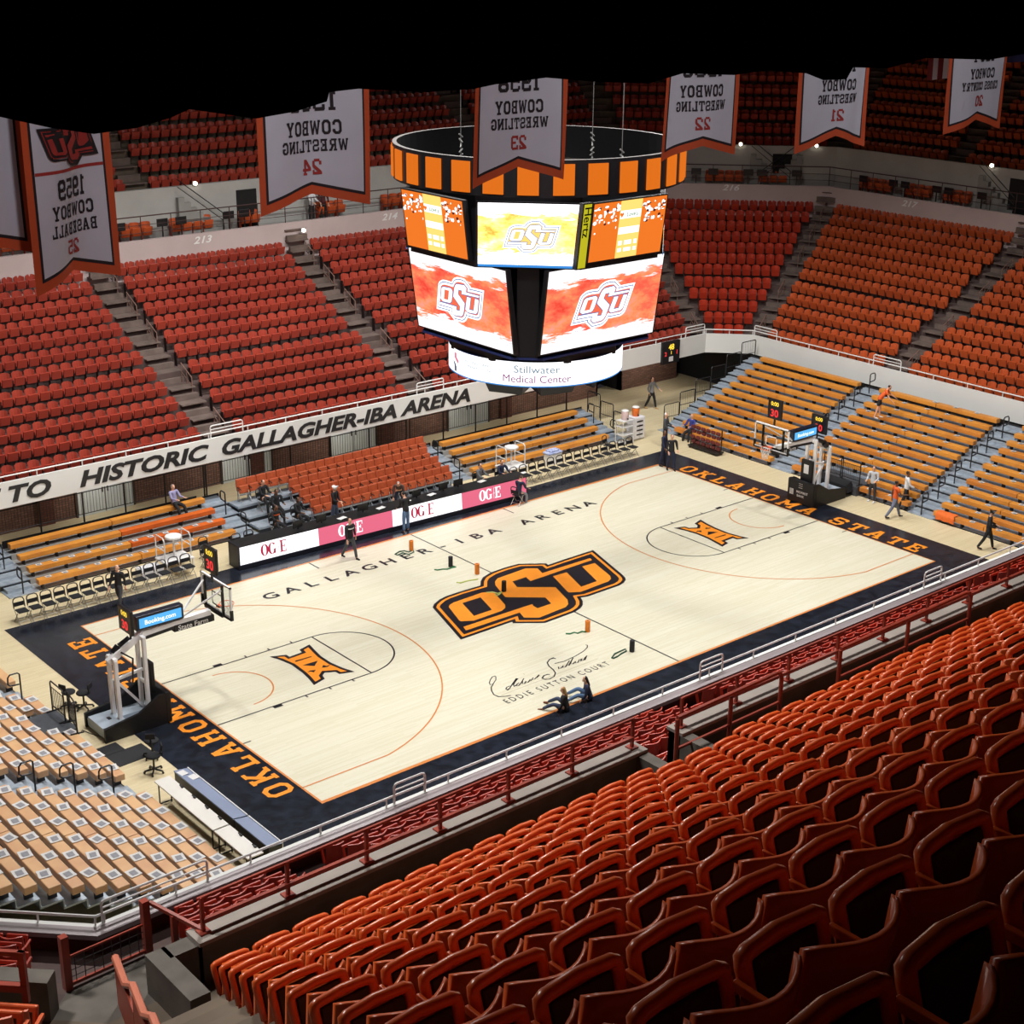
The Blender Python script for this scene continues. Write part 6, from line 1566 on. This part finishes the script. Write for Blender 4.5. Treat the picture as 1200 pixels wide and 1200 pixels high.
    if not bald:
        V, E, Rd = [], [], []
        i0 = add(hp(0, .018, .226), (.08*k, .092*k)); i1 = add(hp(0, -.035, .175), (.084*k, .072*k), i0); i2 = add(hp(0, -.05, .1), (.074*k, .052*k), i1)
        if long_hair: i3 = add(hp(0, -.075, .0), (.075*k, .04*k), i2); add(hp(0, -.085, -.13), (.06*k, .03*k), i3)
        if cap: add(hp(0, .07, .205), (.06*k, .018*k), i0)
        ob('cap' if cap else 'hair', skin_mesh('hair', V, E, Rd, HAIRC[hair]), t)
    if stripe:
        m = MB(); r_ = .168*k*slim; vs = []
        for a in range(9):
            x = -.15+.3*a/8
            for zz in (.36, .41): vs.append(up_(x*slim, .02+.125*math.sqrt(max(0, 1-(x/.17)**2)), zz))
        m.add(vs, [(2*a, 2*a+2, 2*a+3, 2*a+1) for a in range(8)]); m.build('chest_stripe', stripe, t)
    return t
BLKC = cloth('black', (30, 29, 32)); DKG = cloth('dark_grey', (58, 58, 62)); GRY = cloth('grey', (138, 138, 142)); JEAN = cloth('jeans', (92, 122, 160)); DJEAN = cloth('dark_jeans', (62, 74, 100)); LAV = cloth('lavender', (150, 148, 186)); ORC = cloth('orange', (228, 98, 40)); WHC = cloth('white', (226, 228, 232)); BRN = cloth('brown', (86, 66, 62)); NVY = cloth('navy', (34, 40, 66)); BLU = cloth('blue', (54, 64, 140)); LBL = cloth('light_blue', (156, 188, 206)); WSH = cloth('shoe_white', (222, 222, 222)); CHR = cloth('charcoal', (74, 78, 82))
def F(px, py, z=0.): p = at(px, py, z=z); return (p.x, p.y, z)
face = lambda dx, dy: math.atan2(-dx, dy)     # facing direction -> rotation about z
SITL = (80, 6, 80)
# seated on far left bleacher, top bench (z .42+.225*3)
zb3 = .42+.225*3
person('person in a lavender shirt sitting on the top bench of the left far bleacher', (-7.15, FYB+2.4+.12, 0), face(.25, -1), LAV, BLKC, 'grey', seat=zb3, legL=(78, 6, 62), legR=(70, 6, 60), armL=(28, 8, 62), armR=(28, 8, 62), head=(8, 0), lean=-4)
person('person with a bald head in a dark jacket walking past the left folding chairs', F(141, 712), face(-.75, -.6), BLKC, DKG, bald=True, legL=(24, 2, 8), legR=(-18, 2, 14), armL=(-12, 8, 15), armR=(16, 8, 20))
person('person in a white cap and black jacket standing behind the lit table', (-1.75, 10.45, 0), face(.5, -1), BLKC, DJEAN, 'white', cap=True, legL=(4, 3, 4), legR=(-4, 3, 3), armL=(8, 10, 30), armR=(20, 10, 70), head=(10, 0))
for x, y, z, rz, l, hr, lh, sk in ((-3.75, 12.75, CR*2+.03, .2, 'seated person in black nearest the brick wall, leaning back in the padded chairs', 'brown', False, SKIN), (-3.6, 11.95, CR+.03, -.25, 'seated person in black with long dark hair behind the lit table', 'black', True, SKIN2), (-3.1, 11.15, .03, .3, 'seated person in black with crossed arms behind the white left panel', 'black', False, SKIN2)):
    person(l, (x, y, z), face(rz, -1), BLKC, BLKC, hr, seat=.43, legL=SITL, legR=(74, 8, 66), armL=(25, 8, 70), armR=(30, 8, 60), head=(10, 10), long_hair=lh, skin=sk)
person('seated person with an orange shirt front behind the lit table', (-4.3, 10.9, .03), face(.1, -1), BLKC, BLKC, 'black', stripe=ORC, seat=.43, legL=SITL, legR=SITL, armL=(30, 8, 70), armR=(30, 8, 66), head=(18, 0), skin=SKIN2)
for x, y, l in ((-3.75, 12.75, CR*2+.03), (-3.6, 11.95, CR+.03), (-3.1, 11.15, .03), (-4.3, 10.9, .03)):
    dup(fc, (x, y-.02, l), 0, {-3.75: 'folding chair under the person nearest the brick wall', -3.6: 'folding chair under the person with long dark hair', -3.1: 'folding chair under the person with crossed arms', -4.3: 'folding chair under the person in an orange shirt'}[x])
person('person in a black sweater with a white chest stripe walking on the court', F(411, 655, .016), face(.12, -1), BLKC, CHR, 'brown', legL=(16, 3, 6), legR=(-16, 3, 16), armL=(-10, 16, 12), armR=(14, 16, 12), stripe=WHC, skin=SKIN)
person('person in dark brown bending over the lit table', (1.45, 10.35, 0), face(-.6, -.75), BRN, NVY, 'grey', lean=58, legL=(-4, 5, 2), legR=(6, 5, 8), armL=(66, 6, 12), armR=(70, 6, 8), head=(-10, 0))
person('person in black jacket and blue jeans facing the lit table, back to the court', F(476, 623, .012), face(-.1, 1), BLKC, JEAN, 'black', legL=(-2, 5, 2), legR=(5, 5, 3), armL=(14, 10, 50), armR=(14, 10, 50), head=(16, 0), lean=8)
person('seated person in a grey jacket behind the right end of the lit table', (5.5, 9.95, 0), face(.3, -1), cloth('mid_grey', (110, 112, 116)), BLKC, 'black', seat=.43, legL=SITL, legR=SITL, armL=(35, 8, 55), armR=(35, 8, 55), head=(10, 20))
person('seated person in a dark suit behind the right end of the lit table', (6.6, 9.75, 0), face(-.1, -1), NVY, BLKC, 'brown', seat=.43, legL=SITL, legR=SITL, armL=(40, 10, 55), armR=(40, 10, 55), head=(12, 0), bald=False)
for x, y, l in ((5.5, 9.93, 'folding chair under the person in a grey jacket'), (6.6, 9.73, 'folding chair under the person in a dark suit')): dup(fc, (x, y, 0), 0, l)
person('seated person in a navy jacket on a chair in front of the lit table', (5.75, 7.6, .0), face(1, .25), NVY, GRY, 'brown', seat=.43, legL=(78, 5, 66), legR=(72, 6, 80), armL=(40, 8, 45), armR=(40, 8, 45), head=(14, 0), lean=14, z0=.012)
dup(fc, (5.75, 7.6, .012), face(1, .25)+math.pi, 'folding chair under the person in a navy jacket, in front of the lit table')
person('person in a grey sweater walking by the dark doorway', F(763, 479), face(.3, -1), GRY, BLKC, 'brown', legL=(16, 3, 6), legR=(-14, 3, 12), armL=(25, 20, 40), armR=(-15, 22, 30), shoes=cloth('shoe_tan', (186, 150, 100)))
person('person in a grey vest and white sleeves standing by the corner stair', F(779, 524), face(.5, -1), CHR, BLKC, 'white', legL=(2, 3, 2), legR=(-4, 3, 4), armL=(10, 12, 60), armR=(8, 12, 40))
person('person in a black suit standing at the far corner of the court, nearer of two', F(786, 551, .012), face(-.6, -1), BLKC, NVY, 'brown', legL=(6, 4, 4), legR=(-6, 4, 6), armL=(10, 10, 55), armR=(6, 10, 40))
person('person in a black suit at the far corner of the court, the half hidden one', F(777, 546, .012), face(.4, -1), NVY, NVY, 'black', legL=(3, 4, 2), legR=(-5, 4, 6), armL=(8, 12, 25), armR=(8, 12, 25), skin=SKIN2)
person('seated person in a blue jacket on the front bench beside the stacked chairs', (18.32, 9.4, 0), face(-1, -.15), BLU, BLKC, 'grey', seat=.42, legL=(78, 6, 72), legR=(72, 6, 66), armL=(35, 8, 60), armR=(35, 8, 60), bald=True)
def onrow(px, py):
    k = min(range(12), key=lambda k: abs(at(px, py, z=.42+.233*k).x-(RBX+.55*k+.15))); return F(px, py, .42+.233*k)
person('person in an orange shirt and black shorts bending over the benches at the right end', onrow(1029, 490), face(.55, -.75), ORC, BLKC, 'black', lean=34, legL=(6, 5, 6), legR=(-8, 5, 6), armL=(75, 10, 15), armR=(60, 10, 20), shorts=True, short_sleeve=True, shoes=WSH)
person('person in a pale grey hoodie standing by the platform at the right end', F(1021, 588), face(-.9, -.3), cloth('pale_grey', (196, 200, 206)), DKG, 'brown', H=1.7, legL=(2, 3, 2), legR=(-3, 3, 3), armL=(14, 10, 70), armR=(14, 10, 70), head=(14, 0), shoes=WSH)
person('person in an orange shirt and jeans walking along the right end line', F(1047, 607), face(.8, -.5), ORC, cloth('grey_jeans', (112, 118, 140)), 'black', legL=(24, 3, 8), legR=(-22, 3, 12), armL=(-14, 10, 20), armR=(26, 8, 60), skin=SKIN2, short_sleeve=True)
person('person in a white shirt and black trousers walking behind the one in orange', F(1060, 596), face(.6, -.6), WHC, BLKC, 'black', legL=(14, 3, 6), legR=(-14, 3, 10), armL=(10, 10, 20), armR=(16, 10, 50), skin=SKIN2)
person('person in a black jacket and cap walking at the near right corner of the floor', F(1156, 644), face(.5, -.8), BLKC, BLKC, 'black', cap=True, legL=(18, 3, 6), legR=(-18, 3, 12), armL=(8, 14, 60), armR=(8, 14, 60), head=(14, 0))
# two people sitting on the floor at the near sideline, backs to the viewer
person('person with blond hair in a dark top sitting on the floor at the near sideline', F(664, 833, .012), face(-.5, .85), BLKC, DJEAN, 'blond', H=1.68, seat=.0, legL=(112, 10, 52), legR=(120, 14, 62), armL=(10, 12, 40), armR=(12, 12, 36), long_hair=True, lean=12, shoes=cloth('boot_brown', (120, 70, 44)))
person('person in a dark and light blue jacket sitting on the floor beside the blond one', F(691, 820, .012), face(-.75, .6), NVY, JEAN, 'black', H=1.72, seat=.0, legL=(113, 10, 53), legR=(121, 14, 63), armL=(20, 12, 30), armR=(22, 14, 30), long_hair=True, lean=14)
# on the concourse
def conc(px, py):
    d = at(px, py, z=5)-Vector(CAM); a, b, tt, n = seg_frame(0, 11.7); nn = Vector((n.x, n.y, 0)); p = Vector(CAM)+d*((Vector((*a, 0))-Vector(CAM)).dot(nn)/d.dot(nn)); return (p.x, p.y, 9.46)
person('person in a white shirt standing on the concourse below banner 24', conc(365, 245), face(.3, -1), WHC, BLKC, 'black', armL=(20, 10, 50), armR=(20, 10, 50))
person('person in black standing on the concourse right of the white shirt', conc(379, 245), face(-.3, -1), cloth('maroon', (84, 36, 40)), BLKC, 'brown', armL=(10, 10, 30), armR=(10, 10, 30))
bpy.data.scenes.remove(TMPS)
LP = 7700
# ------------------------------------------------------------------ light
w = bpy.data.worlds.new('world'); scene.world = w; w.use_nodes = True
w.node_tree.nodes['Background'].inputs[0].default_value = (.05, .045, .05, 1); w.node_tree.nodes['Background'].inputs[1].default_value = .35
def lamp(x, y, z, power, size, col_=(1, .96, .9), target=None, angle=None, blend=.6):
    l = bpy.data.lights.new('court_or_fill_lamp', 'SPOT' if angle else 'AREA'); l.energy = power; l.color = col_  # overhead lamps and added fill lights share this name
    if angle: l.spot_size = R(angle); l.spot_blend = blend; l.shadow_soft_size = size
    else: l.size = size
    o = bpy.data.objects.new('court_or_fill_lamp', l); col.objects.link(o); o.location = (x, y, z)
    tg = Vector(target if target else (x, y, 0)); o.rotation_euler = (tg-Vector((x, y, z))).to_track_quat('-Z', 'Y').to_euler()
    return o
for x in (-13, -4.5, 4.5, 13):
    for y in (-6.5, 6.5): lamp(x, y, 25, LP, .9, (1, .985, .96), None, 134, .6)
for x in (-32, -22, -11): lamp(x, -20.5, 25.5, 7600, .8, (1, .96, .92), (x, -27, 12.6), 106, 1)
for x in (-24, -14, -4, 6): lamp(x, -23, 25.5, 1500, .6, (.97, .95, 1), (x+1, -12, 18.5), 80, .8)  # added spots that brighten the viewer's side of the banners
for x in (-21, -15, -9, -3, 3, 9, 15, 18.5, 23): lamp(x, 16, 2.5, 45, .5, (1, .93, .85), (x, 17.9, .8))  # added fill lights lifting the dark far wall under the tier
for x in (-12, 2): lamp(x, 10, 25.5, 1800, .6, (1, .93, .86), (x-1, 29, 13.5), 75, .9)  # added spots to brighten the left of the far upper stand
scene.view_settings.view_transform = 'Standard'; scene.view_settings.look = 'None'
scene.view_settings.exposure = 0; scene.view_settings.gamma = 1
scene.cycles.max_bounces = 5; scene.cycles.diffuse_bounces = 3; scene.cycles.glossy_bounces = 3; scene.cycles.use_denoising = True
scene.cycles.sample_clamp_indirect = 4
